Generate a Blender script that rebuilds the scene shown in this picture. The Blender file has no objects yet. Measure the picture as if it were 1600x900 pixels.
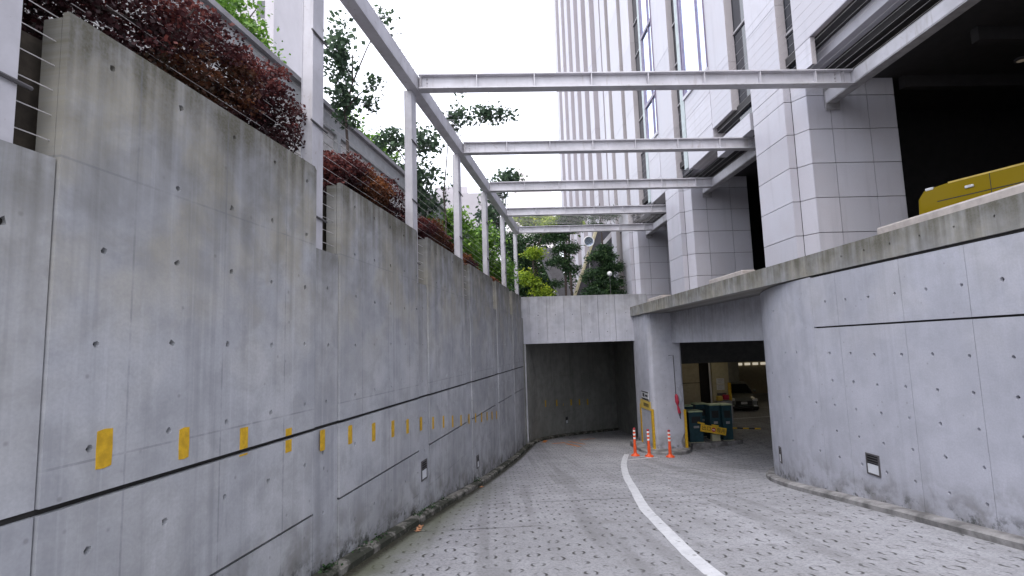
import bpy, math, random
from mathutils import Vector, Matrix, noise
from mathutils.geometry import delaunay_2d_cdt
random.seed(7)
S = bpy.context.scene
COL = S.collection

# ------------------------------------------------------------------ camera (eye at the origin)
PITCH, YAW, ROLL = math.atan(92/840), math.radians(2.3), math.radians(1.83)
fw = Vector((math.sin(YAW)*math.cos(PITCH), math.cos(YAW)*math.cos(PITCH), math.sin(PITCH)))
rt = Vector((math.cos(YAW), -math.sin(YAW), 0)); up = rt.cross(fw)
r2 = rt*math.cos(ROLL)-up*math.sin(ROLL); u2 = rt*math.sin(ROLL)+up*math.cos(ROLL)
cd = bpy.data.cameras.new('camera'); cam = bpy.data.objects.new('camera', cd); COL.objects.link(cam)
m = Matrix((( r2.x, u2.x, -fw.x, 0), (r2.y, u2.y, -fw.y, 0), (r2.z, u2.z, -fw.z, 0), (0, 0, 0, 1)))
cam.matrix_world = m
cd.sensor_width = 36; cd.lens = 36*840/1600; cd.clip_start = .05; cd.clip_end = 2000
S.camera = cam
S.view_settings.view_transform = 'Standard'; S.view_settings.look = 'None'
S.view_settings.exposure = 0.42; S.view_settings.gamma = 1.0

# ------------------------------------------------------------------ world: bright overcast sky
SUN_EL, SUN_ROT = math.radians(58), math.radians(200)
W = bpy.data.worlds.new("World"); S.world = W; W.use_nodes = True
nt = W.node_tree; nt.nodes.clear()
wo = nt.nodes.new('ShaderNodeOutputWorld')
sky = nt.nodes.new('ShaderNodeTexSky'); sky.sky_type = 'NISHITA'; sky.sun_disc = False
sky.sun_elevation = SUN_EL; sky.sun_rotation = SUN_ROT; sky.dust_density = 3
b1 = nt.nodes.new('ShaderNodeBackground'); b1.inputs['Strength'].default_value = .10
nt.links.new(sky.outputs[0], b1.inputs['Color'])
# the cloud layer: even white with soft large variation
tc = nt.nodes.new('ShaderNodeTexCoord'); nz = nt.nodes.new('ShaderNodeTexNoise')
nz.inputs['Scale'].default_value = 1.3; nz.inputs['Detail'].default_value = 3
nt.links.new(tc.outputs['Generated'], nz.inputs['Vector'])
cr = nt.nodes.new('ShaderNodeValToRGB'); nt.links.new(nz.outputs['Fac'], cr.inputs['Fac'])
cr.color_ramp.elements[0].color = (.90, .91, .99, 1); cr.color_ramp.elements[1].color = (1, .99, 1.0, 1)
b2 = nt.nodes.new('ShaderNodeBackground'); b2.inputs['Strength'].default_value = 1.55
nt.links.new(cr.outputs[0], b2.inputs['Color'])
ad = nt.nodes.new('ShaderNodeAddShader'); nt.links.new(b1.outputs[0], ad.inputs[0]); nt.links.new(b2.outputs[0], ad.inputs[1])
nt.links.new(ad.outputs[0], wo.inputs['Surface'])
sl = bpy.data.lights.new('sun', 'SUN'); sl.energy = .6; sl.angle = math.radians(25); sl.color = (1, .97, .93)
so = bpy.data.objects.new('sun', sl); COL.objects.link(so)
sd = Vector((math.sin(SUN_ROT)*math.cos(SUN_EL), math.cos(SUN_ROT)*math.cos(SUN_EL), math.sin(SUN_EL)))
so.rotation_euler = sd.to_track_quat('Z', 'Y').to_euler()

# ------------------------------------------------------------------ materials
class N:
    """tiny node helper"""
    def __init__(s, name):
        s.m = bpy.data.materials.new(name); s.m.use_nodes = True; s.t = s.m.node_tree
        s.t.nodes.clear(); s.o = s.n('ShaderNodeOutputMaterial'); s.b = s.n('ShaderNodeBsdfPrincipled')
        s.t.links.new(s.b.outputs[0], s.o.inputs['Surface'])
    def n(s, k, **kw):
        x = s.t.nodes.new(k)
        for a, v in kw.items(): setattr(x, a, v)
        return x
    def put(s, node, name, v):
        if hasattr(v, 'is_output') or isinstance(v, bpy.types.NodeSocket): s.t.links.new(v, node.inputs[name])
        else: node.inputs[name].default_value = v
    def math(s, op, a, b=0.0, c=0.0, clamp=False):
        x = s.n('ShaderNodeMath', operation=op); x.use_clamp = clamp
        s.put(x, 0, a); s.put(x, 1, b); s.put(x, 2, c); return x.outputs[0]
    def mix(s, f, a, b, mode='MIX'):
        x = s.n('ShaderNodeMix', data_type='RGBA', blend_type=mode); x.clamp_factor = True
        s.put(x, 0, f); s.put(x, 6, a if not isinstance(a, tuple) else a[:3]+(1,)); s.put(x, 7, b if not isinstance(b, tuple) else b[:3]+(1,)); return x.outputs[2]
    def noise(s, v, sc, det=4, rough=.55, dist=0):
        x = s.n('ShaderNodeTexNoise'); s.put(x, 'Vector', v); s.put(x, 'Scale', sc); s.put(x, 'Detail', det); s.put(x, 'Roughness', rough); s.put(x, 'Distortion', dist)
        return x.outputs['Fac']
    def map(s, v, scale=(1, 1, 1), loc=(0, 0, 0)):
        x = s.n('ShaderNodeMapping'); s.put(x, 'Vector', v); s.put(x, 'Scale', scale); s.put(x, 'Location', loc); return x.outputs[0]
    def rng(s, v, a, b, c=0.0, d=1.0, smooth=True):
        x = s.n('ShaderNodeMapRange'); x.interpolation_type = 'SMOOTHSTEP' if smooth else 'LINEAR'
        s.put(x, 'Value', v); s.put(x, 'From Min', a); s.put(x, 'From Max', b); s.put(x, 'To Min', c); s.put(x, 'To Max', d); return x.outputs[0]
    def bump(s, h, strength=.3, dist=.01):
        x = s.n('ShaderNodeBump'); s.put(x, 'Strength', strength); s.put(x, 'Distance', dist); s.put(x, 'Height', h)
        s.t.links.new(x.outputs[0], s.b.inputs['Normal'])
    def done(s, col, rough=.7, metal=0.0, spec=.5):
        s.put(s.b, 'Base Color', col if not isinstance(col, tuple) else col[:3]+(1,)); s.put(s.b, 'Roughness', rough); s.put(s.b, 'Metallic', metal); s.put(s.b, 'Specular IOR Level', spec)
        return s.m
    def uv(s, name): return s.n('ShaderNodeUVMap', uv_map=name).outputs[0]
    def pos(s): return s.n('ShaderNodeNewGeometry').outputs['Position']
    def obj(s): return s.n('ShaderNodeTexCoord').outputs['Object']

def concrete(name, base, top=1.0, moss=1.0, warm=.5, streak=1.0, seam=.9, mot=1.0):
    n = N(name); uv = n.uv('wall'); ub = n.uv('base')
    sp = n.n('ShaderNodeSeparateXYZ'); n.put(sp, 0, uv); U, V = sp.outputs[0], sp.outputs[1]
    sb = n.n('ShaderNodeSeparateXYZ'); n.put(sb, 0, ub); H = sb.outputs[1]
    big = n.noise(uv, .55, 5, .6); mid = n.noise(uv, 2.6, 6, .62, .3); fine = n.noise(uv, 42, 3, .6)
    st = n.noise(n.map(uv, (5.5, .16, 1)), 1.0, 5, .6, .2)
    st2 = n.noise(n.map(uv, (17, .35, 1), (3, 7, 0)), 1.0, 4, .6)
    c = n.mix(n.rng(big, .32, .68), tuple(x*(1-.18*mot) for x in base), tuple(x*(1+.13*mot) for x in base))
    c = n.mix(n.rng(mid, .38, .68, 0, .55*mot), c, tuple(x*.68 for x in base))
    c = n.mix(n.math('MULTIPLY', n.rng(n.noise(uv, 1.1, 4, .6), .40, .64, 0, .9*warm), n.rng(V, -2.7, -.6, .12, 1)), c, (base[0]*.98, base[1]*.90, base[2]*.70))
    c = n.mix(n.rng(st, .52, .72, 0, .45*streak), c, tuple(x*.55 for x in base))
    c = n.mix(n.rng(st2, .52, .72, 0, .28*streak), c, tuple(x*1.35 for x in base))
    wb = n.noise(n.map(uv, (1.25, .07, 1), (5, 1, 0)), 1.0, 5, .62, .15)
    c = n.mix(n.math('MULTIPLY', n.rng(wb, .50, .68, 0, .42*streak), n.rng(mid, .3, .6, .4, 1)), c, (base[0]*.50, base[1]*.50, base[2]*.52))
    # weathering that runs down from the top edge
    t = n.math('ADD', n.rng(V, -2.4, .0, 0, .60), n.rng(V, -.45, 0, 0, .40))
    k = n.math('MULTIPLY', t, n.rng(n.math('ADD', n.math('MULTIPLY', st, .7), n.math('MULTIPLY', mid, .4)), .34, .72, .25, 1))
    c = n.mix(n.math('MULTIPLY', k, top), c, (.105, .098, .070))
    # damp and moss at the foot
    f = n.math('MULTIPLY', n.rng(H, .75, 0, 0, 1), n.rng(mid, .38, .68, .1, 1))
    c = n.mix(n.math('MULTIPLY', f, .6*moss), c, (.10, .088, .055))
    f2 = n.math('MULTIPLY', n.rng(H, .28, 0, 0, 1), n.rng(n.noise(uv, 3.7, 5, .7), .5, .62, 0, 1))
    c = n.mix(n.math('MULTIPLY', f2, .95*moss), c, (.022, .026, .014))
    # fresh white leach marks
    c = n.mix(n.rng(n.noise(n.map(uv, (2.2, .7, 1), (11, 3, 0)), 1.4, 6, .7), .64, .78, 0, .3), c, tuple(min(.6, x*1.5) for x in base))
    # small rust/dirt spots
    vo = n.n('ShaderNodeTexVoronoi'); n.put(vo, 'Vector', uv); n.put(vo, 'Scale', 4.5)
    c = n.mix(n.rng(vo.outputs['Distance'], .10, .03, 0, .35), c, (.07, .06, .05))
    c = n.mix(n.rng(fine, .3, .7, 0, .25), c, tuple(x*.6 for x in base))
    if seam:
        fr = n.math('FRACT', n.math('DIVIDE', n.math('ADD', U, n.math('MULTIPLY', mid, .012)), seam))
        sm = n.math('LESS_THAN', n.math('ABSOLUTE', n.math('SUBTRACT', fr, .5)), .009)
        fz = n.math('FRACT', n.math('DIVIDE', V, 1.8)); sz = n.math('LESS_THAN', n.math('ABSOLUTE', n.math('SUBTRACT', fz, .5)), .004)
        ss = n.math('MULTIPLY', n.math('MAXIMUM', sm, sz), n.rng(mid, .35, .6, .15, 1))
        c = n.mix(n.math('MULTIPLY', ss, .5), c, tuple(x*.4 for x in base))
    h = n.math('ADD', n.math('MULTIPLY', fine, .25), n.math('MULTIPLY', mid, .8))
    n.bump(h, .35, .012)
    return n.done(c, n.rng(mid, .3, .7, .62, .85), spec=.35)

BASE = (.425, .435, .468)
M = {}
M['conc'] = concrete('board_marked_concrete', BASE, top=1.3, warm=1.0, mot=1.25)
M['conc_strip'] = concrete('concrete_strip', (.43, .44, .475), top=.8, moss=.8, warm=.3, seam=0)
M['conc_r'] = concrete('smooth_concrete', (.47, .48, .545), top=.30, moss=.9, warm=.2, streak=.45, seam=0, mot=.6)
M['conc_b'] = concrete('pale_beam_concrete', (.50, .51, .575), top=.6, moss=0, warm=.15, streak=.7, seam=0, mot=.6)
M['conc_f'] = concrete('stained_fascia_concrete', (.38, .385, .40), top=1.15, moss=0, warm=.9, seam=0)
def flat(name, col, rough=.6, metal=0., var=.15, scale=6, bump=.1, spec=.5, emit=None):
    n = N(name); p = n.obj(); a = n.noise(p, scale, 5, .6); b = n.noise(p, scale*9, 3, .6)
    c = n.mix(n.rng(a, .3, .7), tuple(x*(1-var) for x in col), tuple(min(1, x*(1+var)) for x in col))
    c = n.mix(n.rng(b, .55, .8, 0, .4*min(1, var*4)), c, tuple(x*.6 for x in col))
    if bump: n.bump(n.math('ADD', a, n.math('MULTIPLY', b, .5)), bump, .004)
    if emit:
        n.put(n.b, 'Emission Color', emit[0]+(1,)); n.put(n.b, 'Emission Strength', emit[1])
    return n.done(c, rough, metal, spec)
M['hole'] = flat('hole_shade', (.022, .021, .02), .95)  # tie-hole bottoms: the shade of the recess put into a near-black colour
M['core'] = flat('joint_filler', (.035, .033, .032), .95)
M['steel'] = flat('pale_painted_steel', (.52, .51, .54), .5, .1, .22, 3.5)
n_ = N('pale_painted_steel'); p_s = n_.obj(); a_s = n_.noise(p_s, 2.2, 5, .6); b_s = n_.noise(n_.map(p_s, (9, 9, 1.2)), 1.0, 5, .65)
c_s = n_.mix(n_.rng(a_s, .3, .7), (.45, .44, .47), (.57, .56, .60)); c_s = n_.mix(n_.rng(b_s, .54, .74, 0, .5), c_s, (.30, .27, .25)); c_s = n_.mix(n_.rng(n_.noise(p_s, 13, 5, .7), .62, .72, 0, .5), c_s, (.22, .17, .13))
n_.bump(b_s, .12, .004); M['steel'] = n_.done(c_s, .5, .1)
M['steel_d'] = flat('weathered_steel', (.34, .33, .345), .55, .2, .2, 5)
M['wire'] = flat('pale_coated_wire', (.62, .60, .60), .4, .2, .1)
M['rod'] = flat('dark_rod', (.10, .095, .10), .5, .3)
M['stone_c'] = flat('stone_joint', (.05, .048, .05), .9)
def stone(name, col):
    n = N(name); p = n.pos(); oi = n.n('ShaderNodeObjectInfo').outputs['Random']
    a = n.noise(p, 1.2, 5, .6); b = n.noise(p, 60, 2, .6); s = n.noise(n.map(p, (3, 3, .25)), 1.5, 4, .6)
    c = n.mix(oi, tuple(x*.90 for x in col), tuple(x*1.06 for x in col))
    c = n.mix(n.rng(a, .35, .7, 0, .5), c, (col[0]*.92, col[1]*.88, col[2]*.86))
    c = n.mix(n.rng(s, .52, .72, 0, .35), c, tuple(x*.72 for x in col))
    c = n.mix(n.rng(b, .45, .7, 0, .25), c, tuple(x*.7 for x in col))
    n.bump(b, .05, .002); return n.done(c, .42, 0, .5)
M['stone'] = stone('pale_granite', (.495, .49, .545))
M['stone_w'] = stone('warm_grey_granite', (.41, .385, .40))
M['rib_shade'] = stone('shaded_granite_side', (.40, .38, .41))  # same granite, with the shade of the rib sides put into its tone
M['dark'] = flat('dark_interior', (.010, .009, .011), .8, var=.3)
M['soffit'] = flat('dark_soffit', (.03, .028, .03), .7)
def glass(name, tint, rough):
    n = N(name); p = n.pos(); n.bump(n.noise(p, 1.3, 2), .06, .02); return n.done(tint, rough, 0.0, .9)
M['glass_d'] = glass('dark_window_glass', (.025, .03, .04), .08)
n_ = N('sky_mirror_glass'); n_.bump(n_.noise(n_.pos(), 1.0, 2), .08, .02); M['glass_b'] = n_.done((.62, .72, .92), .06, .85, .5)
M['frame'] = flat('purple_grey_frame', (.20, .17, .24), .4, .4)
M['teal'] = flat('pale_teal_panel', (.36, .42, .43), .4)

# ring-grooved road concrete
def road_mat():
    n = N('ring_grooved_road_concrete'); p = n.obj()
    wob = n.n('ShaderNodeTexNoise'); n.put(wob, 'Vector', p); n.put(wob, 'Scale', 2.3); n.put(wob, 'Detail', 2.)
    wv = n.n('ShaderNodeVectorMath', operation='MULTIPLY_ADD'); n.put(wv, 0, wob.outputs['Color']); wv.inputs[1].default_value = (.16, .16, 0); n.put(wv, 2, p)
    sp = n.n('ShaderNodeSeparateXYZ'); n.put(sp, 0, wv.outputs[0])
    px, py = .52, .40
    def ring(ox, oy):
        x = n.math('MULTIPLY', n.math('SUBTRACT', n.math('FRACT', n.math('ADD', n.math('DIVIDE', sp.outputs[0], px), ox)), .5), px)
        y = n.math('MULTIPLY', n.math('SUBTRACT', n.math('FRACT', n.math('ADD', n.math('DIVIDE', sp.outputs[1], py), oy)), .5), py)
        d = n.math('SQRT', n.math('ADD', n.math('MULTIPLY', x, x), n.math('MULTIPLY', y, y)))
        e = n.math('ABSOLUTE', n.math('SUBTRACT', d, .070))
        side = n.rng(n.math('ABSOLUTE', x), .025, .060, .12, 1)      # grooves wear away along the wheel direction
        return n.math('MULTIPLY', n.rng(e, .022, .006, 0, 1), side)
    g = n.math('MAXIMUM', ring(0, 0), ring(.5, .5))
    wear = n.rng(n.noise(p, 5, 4, .7), .38, .56, .12, 1); big = n.noise(p, .35, 5, .6); mid = n.noise(p, 2.2, 6, .68)
    g2 = n.math('MULTIPLY', g, wear); fine = n.noise(p, 30, 4, .7); vf = n.noise(p, 90, 2, .7)
    B = (.36, .363, .39)
    c = n.mix(n.rng(big, .3, .7), tuple(x*.82 for x in B), tuple(x*1.12 for x in B))
    c = n.mix(n.rng(mid, .35, .7, 0, .5), c, (.25, .25, .26))
    c = n.mix(n.rng(fine, .42, .68, 0, .6), c, (.14, .14, .145))
    c = n.mix(n.rng(vf, .58, .72, 0, .5), c, (.50, .50, .53))
    c = n.mix(n.rng(n.noise(n.map(p, (1.6, .12, 1)), 1, 4), .5, .72, 0, .3), c, (.17, .17, .175))
    c = n.mix(n.math('MULTIPLY', g2, .95), c, (.045, .043, .042))
    c = n.mix(n.rng(n.noise(n.map(p, (1, 1, 1), (9, 4, 0)), 1.1, 5, .65), .60, .70, 0, .35), c, (.15, .148, .145))
    tw = n.noise(n.map(p, (2.4, .10, 1), (4, 2, 0)), 1.0, 3, .5)
    c = n.mix(n.rng(tw, .54, .66, 0, .42), c, (.16, .16, .165))
    vd = n.n('ShaderNodeTexVoronoi'); n.put(vd, 'Vector', p); n.put(vd, 'Scale', 1.1)
    c = n.mix(n.rng(vd.outputs['Distance'], .10, .03, 0, .5), c, (.07, .068, .065))
    # moss along the left kerb: distance to the kerb line
    s2 = n.n('ShaderNodeSeparateXYZ'); n.put(s2, 0, p)
    dl = n.math('SUBTRACT', s2.outputs[0], n.math('MULTIPLY_ADD', s2.outputs[1], .194, -2.86))
    mo = n.math('MULTIPLY', n.rng(n.math('ADD', dl, n.math('MULTIPLY', mid, .7)), 1.15, .35), n.rng(s2.outputs[1], 17, 9))
    c = n.mix(n.math('MULTIPLY', mo, .8), c, (.115, .125, .068))
    c = n.mix(n.math('MULTIPLY', n.rng(dl, .14, .0), n.rng(fine, .3, .5, .5, 1)), c, (.03, .028, .018))
    h = n.math('SUBTRACT', n.math('ADD', n.math('MULTIPLY', fine, .35), n.math('MULTIPLY', vf, .2)), n.math('MULTIPLY', g2, 1.1))
    n.bump(h, .6, .012)
    return n.done(c, n.rng(mid, .3, .7, .6, .85), spec=.3)
M['road'] = road_mat()
def kerbmat():
    n = N('mossy_kerb_concrete'); p = n.obj(); a = n.noise(p, 2.6, 6, .7); b = n.noise(p, 14, 4, .7)
    c = n.mix(n.rng(b, .3, .7), (.13, .12, .105), (.26, .25, .23)); c = n.mix(n.rng(a, .40, .54, 0, .94), c, (.020, .023, .013))
    n.bump(b, .5, .01); return n.done(c, .9)
M['kerb'] = kerbmat()
M['kerb_r'] = flat('grey_kerb_concrete', (.21, .205, .205), .85, var=.5, scale=3, bump=.3)
M['kerb_top'] = flat('beige_kerb_stone', (.40, .36, .34), .7, var=.15)
n_ = N('worn_white_paint'); p_w = n_.obj(); a_w = n_.noise(p_w, 6, 5, .7); v_w = n_.n('ShaderNodeTexVoronoi'); n_.put(v_w, 'Vector', p_w); n_.put(v_w, 'Scale', 5.2)
c_w = n_.mix(n_.rng(a_w, .3, .7), (.50, .51, .54), (.64, .65, .68)); c_w = n_.mix(n_.rng(v_w.outputs['Distance'], .17, .09, 0, .75), c_w, (.13, .13, .13))
c_w = n_.mix(n_.rng(n_.noise(p_w, 22, 4, .75), .60, .70, 0, .8), c_w, (.26, .26, .27)); n_.bump(a_w, .3, .005); M['white'] = n_.done(c_w, .6)
M['orange_p'] = flat('worn_orange_paint', (.50, .17, .03), .7, var=.4, scale=9)
M['yellow_p'] = flat('yellow_wall_paint', (.55, .33, .012), .6, var=.18, scale=16)
M['soil'] = flat('dark_soil', (.05, .04, .03), .95, var=.4)
M['paving'] = flat('grey_paving', (.25, .25, .25), .85)
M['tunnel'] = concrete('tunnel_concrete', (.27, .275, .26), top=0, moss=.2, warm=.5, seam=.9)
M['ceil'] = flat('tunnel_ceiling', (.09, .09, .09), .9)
M['beige'] = flat('beige_render', (.42, .38, .26), .8, var=.08)
M['garage'] = flat('garage_wall', (.34, .30, .22), .8, var=.1)
def leafmat(name, c0, c1, c2):
    n = N(name); at = n.n('ShaderNodeAttribute', attribute_name='lv').outputs['Fac']
    c = n.mix(n.rng(at, 0, .55, smooth=False), c0, c1); c = n.mix(n.rng(at, .6, 1.0, smooth=False), c, c2)
    n.put(n.b, 'Subsurface Weight', 0.0)
    tr = n.n('ShaderNodeBsdfTranslucent'); n.put(tr, 'Color', c); ms = n.n('ShaderNodeMixShader'); ms.inputs[0].default_value = .35
    n.t.links.new(n.b.outputs[0], ms.inputs[1]); n.t.links.new(tr.outputs[0], ms.inputs[2]); n.t.links.new(ms.outputs[0], n.o.inputs['Surface'])
    return n.done(c, .5, spec=.35)
M['lf_green'] = leafmat('fresh_green_leaf', (.05, .115, .02), (.15, .30, .045), (.34, .52, .10))
M['lf_dark'] = leafmat('dark_green_leaf', (.014, .034, .016), (.045, .095, .04), (.12, .20, .07))
M['lf_lime'] = leafmat('lime_leaf', (.06, .12, .015), (.27, .38, .03), (.58, .62, .06))
M['lf_blue'] = leafmat('blue_green_leaf', (.03, .05, .035), (.07, .12, .07), (.15, .22, .12))
M['lf_red'] = leafmat('maroon_maple_leaf', (.018, .008, .009), (.062, .017, .020), (.21, .06, .048))
M['lf_redo'] = leafmat('rusty_maple_leaf', (.03, .018, .008), (.11, .04, .02), (.30, .11, .035))
M['bark'] = flat('bark', (.06, .045, .04), .9, var=.3, scale=20, bump=.5)

# ------------------------------------------------------------------ mesh helpers
def mobj(name, verts, faces, mat, parent=None, midx=None, smooth=False):
    me = bpy.data.meshes.new(name); me.from_pydata([tuple(v) for v in verts], [], faces)
    for mm in (mat if isinstance(mat, (list, tuple)) else [mat]): me.materials.append(mm)
    if midx: me.polygons.foreach_set('material_index', midx)
    if smooth: me.polygons.foreach_set('use_smooth', [True]*len(me.polygons))
    me.update(); o = bpy.data.objects.new(name, me); COL.objects.link(o)
    if parent: o.parent = parent; o.matrix_parent_inverse = Matrix.Translation(-Vector(parent.location)) if False else Matrix.Identity(4)
    return o
class MB:
    def __init__(s): s.v = []; s.f = []; s.mi = []
    def add(s, vs, fs, mi=0):
        b = len(s.v); s.v += [Vector(v) for v in vs]; s.f += [tuple(i+b for i in f) for f in fs]; s.mi += [mi]*len(fs); return s
    def box(s, x0, x1, y0, y1, z0, z1, mi=0, M_=None):
        vs = [Vector(p) for p in ((x0,y0,z0),(x1,y0,z0),(x1,y1,z0),(x0,y1,z0),(x0,y0,z1),(x1,y0,z1),(x1,y1,z1),(x0,y1,z1))]
        if M_: vs = [M_ @ v for v in vs]
        return s.add(vs, [(0,3,2,1),(4,5,6,7),(0,1,5,4),(1,2,6,5),(2,3,7,6),(3,0,4,7)], mi)
    def tube(s, pts, rad, n=8, mi=0, cap=True):
        pts = [Vector(p) for p in pts]; rs = rad if isinstance(rad, (list, tuple)) else [rad]*len(pts); b = len(s.v); rings = []
        for i, p in enumerate(pts):
            d = (pts[min(i+1, len(pts)-1)]-pts[max(i-1, 0)]).normalized()
            a = d.cross(Vector((0, 0, 1)) if abs(d.z) < .95 else Vector((1, 0, 0))).normalized(); c = d.cross(a)
            for k in range(n):
                t = 2*math.pi*k/n; s.v.append(p+(a*math.cos(t)+c*math.sin(t))*rs[i])
        for i in range(len(pts)-1):
            for k in range(n):
                q = b+i*n+k; w = b+i*n+(k+1) % n; s.f.append((q, w, w+n, q+n)); s.mi.append(mi)
        if cap:
            s.f.append(tuple(b+k for k in range(n))[::-1]); s.f.append(tuple(b+(len(pts)-1)*n+k for k in range(n))); s.mi += [mi, mi]
        return s
    def lathe(s, prof, c=(0, 0, 0), n=16, mi=0):
        b = len(s.v); c = Vector(c)
        for r, z in prof:
            for k in range(n):
                t = 2*math.pi*k/n; s.v.append(c+Vector((r*math.cos(t), r*math.sin(t), z)))
        for i in range(len(prof)-1):
            for k in range(n): s.f.append((b+i*n+k, b+i*n+(k+1) % n, b+(i+1)*n+(k+1) % n, b+(i+1)*n+k)); s.mi.append(mi)
        s.f.append(tuple(b+(len(prof)-1)*n+k for k in range(n))); s.mi.append(mi)
        return s
    def prism(s, pts, z0, z1, mi=0):      # plan polygon, straight up
        n = len(pts); vs = [(p[0], p[1], z0) for p in pts]+[(p[0], p[1], z1) for p in pts]
        return s.add(vs, [tuple(range(n))[::-1], tuple(range(n, 2*n))]+[(i, (i+1) % n, (i+1) % n+n, i+n) for i in range(n)], mi)
    def build(s, name, mat, parent=None, smooth=False):
        mi = s.mi if any(s.mi) else None
        return mobj(name, s.v, s.f, mat, parent, mi, smooth)
def tag(o, label=None, cat=None, group=None, kind=None):
    if label: o['label'] = label
    if cat: o['category'] = cat
    if group: o['group'] = group
    if kind: o['kind'] = kind
    return o
def thing(name, label, cat, loc=(0, 0, 0), rz=0, group=None):
    o = bpy.data.objects.new(name, None); COL.objects.link(o); o.location = loc; o.rotation_euler = (0, 0, rz); o.empty_display_size = .3
    return tag(o, label, cat, group)
def copy_tree(o, parent=None):
    c = o.copy(); COL.objects.link(c)
    if parent: c.parent = parent
    for ch in [x for x in COL.objects if x.parent == o]: copy_tree(ch, c)
    return c
def bevel(o, w=.01, seg=2):
    md = o.modifiers.new('bevel', 'BEVEL'); md.width = w; md.segments = seg; md.limit_method = 'ANGLE'; return o

def slab(name, outline, mapf, t, mat, parent, holes=(), hr=.027, hd=.035, extra=(), ztop=0, zbase=None, wob=0):
    """A cast panel: outline in (u, v), mapf(u, v, depth) -> point. Tie holes are real recesses."""
    vs = []; ed = []
    def loop(pts):
        b = len(vs); vs.extend(Vector((p[0], p[1])) for p in pts)
        ed.extend((b+i, b+(i+1) % len(pts)) for i in range(len(pts)))
    loop(outline); HN = 10; hl = []
    for (hu, hv) in holes:
        r = hr*random.uniform(.8, 1.2)
        pts = [(hu+r*math.cos(2*math.pi*k/HN)*random.uniform(.94, 1.06), hv+r*math.sin(2*math.pi*k/HN)*random.uniform(.94, 1.1)) for k in range(HN)]
        hl.append(pts); loop(pts)
    vs.extend(Vector(p) for p in extra)
    V2, E2, F2, *_ = delaunay_2d_cdt(vs, ed, [], 1, 1e-6)
    F = []
    for f in F2:
        c = (V2[f[0]]+V2[f[1]]+V2[f[2]])/3
        if any((c-Vector(h)).length < hr*.75 for h in holes): continue
        a = (V2[f[1]]-V2[f[0]]).cross(V2[f[2]]-V2[f[0]])
        F.append(tuple(f) if a > 0 else tuple(f)[::-1])
    v3 = [mapf(p.x, p.y, 0) for p in V2]; uv = [(p.x, p.y) for p in V2]; mi = [0]*len(F)
    n0 = len(outline); b = len(v3)
    for p in outline: v3.append(mapf(p[0], p[1], 0)); uv.append(tuple(p[:2]))
    for p in outline: v3.append(mapf(p[0], p[1], t)); uv.append(tuple(p[:2]))
    for i in range(n0):
        j = (i+1) % n0; F.append((b+i, b+n0+i, b+n0+j, b+j)); mi.append(0)
    for pts, (hu, hv) in zip(hl, holes):
        b = len(v3)
        for p in pts: v3.append(mapf(p[0], p[1], 0)); uv.append(p)
        for p in pts: v3.append(mapf(hu+(p[0]-hu)*.75, hv+(p[1]-hv)*.75, hd)); uv.append(p)
        for i in range(HN):
            j = (i+1) % HN; F.append((b+i, b+j, b+HN+j, b+HN+i)); mi.append(0)
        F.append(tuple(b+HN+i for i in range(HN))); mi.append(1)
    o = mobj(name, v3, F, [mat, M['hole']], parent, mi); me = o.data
    l1 = me.uv_layers.new(name='wall'); l2 = me.uv_layers.new(name='base')
    for lp in me.loops:
        u, v = uv[lp.vertex_index]; l1.data[lp.index].uv = (u, v-ztop); l2.data[lp.index].uv = (u, v-(zbase(u) if zbase else -99))
    return o

# ------------------------------------------------------------------ ground profile
PROF = [(-40, -.2), (-10, -.85), (0, -1.68), (6.3, -2.33), (9.3, -2.66), (14, -3.25), (19, -3.75), (24.3, -4.08), (30, -4.45), (40, -4.85), (70, -5.2)]
def lerp(P, x):
    if x <= P[0][0]: return P[0][1]
    for (a, b), (c, d) in zip(P, P[1:]):
        if x <= c: return b+(d-b)*(x-a)/(c-a)
    return P[-1][1]
def sst(a, b, x):
    t = max(0, min(1, (x-a)/(b-a))); return t*t*(3-2*t)
def zprof(y): return (lerp(PROF, y-1.2)+2*lerp(PROF, y)+lerp(PROF, y+1.2))/4
def zr(x, y):
    z = zprof(y)-.1
    z -= .05*max(0, min(5, x-2))*sst(9, 19, y)
    return z+(-4.12-z)*sst(7.2, 9.5, x)*sst(19.5, 23, y)
WA = math.radians(11.0); WD = 3.05
wd = Vector((math.sin(WA), math.cos(WA), 0)); wn = Vector((-math.cos(WA), math.sin(WA), 0))
def LW(s, z, off=0.0): return wn*(WD+off)+wd*s+Vector((0, 0, z))
def zb_left(s): p = LW(s, 0); return zprof(p.y)     # top of the kerb at the foot of the wall

# road: one sheet through the whole cutting, tunnel and garage
mb = MB(); xs = [-12+1.0*i for i in range(53)]; ys = [-40+2*i for i in range(15)]+[-10+.75*i for i in range(100)]
for y in ys:
    for x in xs: mb.v.append(Vector((x, y, zr(x, y))))
nx = len(xs)
for j in range(len(ys)-1):
    for i in range(nx-1): q = j*nx+i; mb.f.append((q, q+1, q+nx+1, q+nx)); mb.mi.append(0)
tag(mb.build('road', M['road'], smooth=True), kind='structure')

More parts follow.
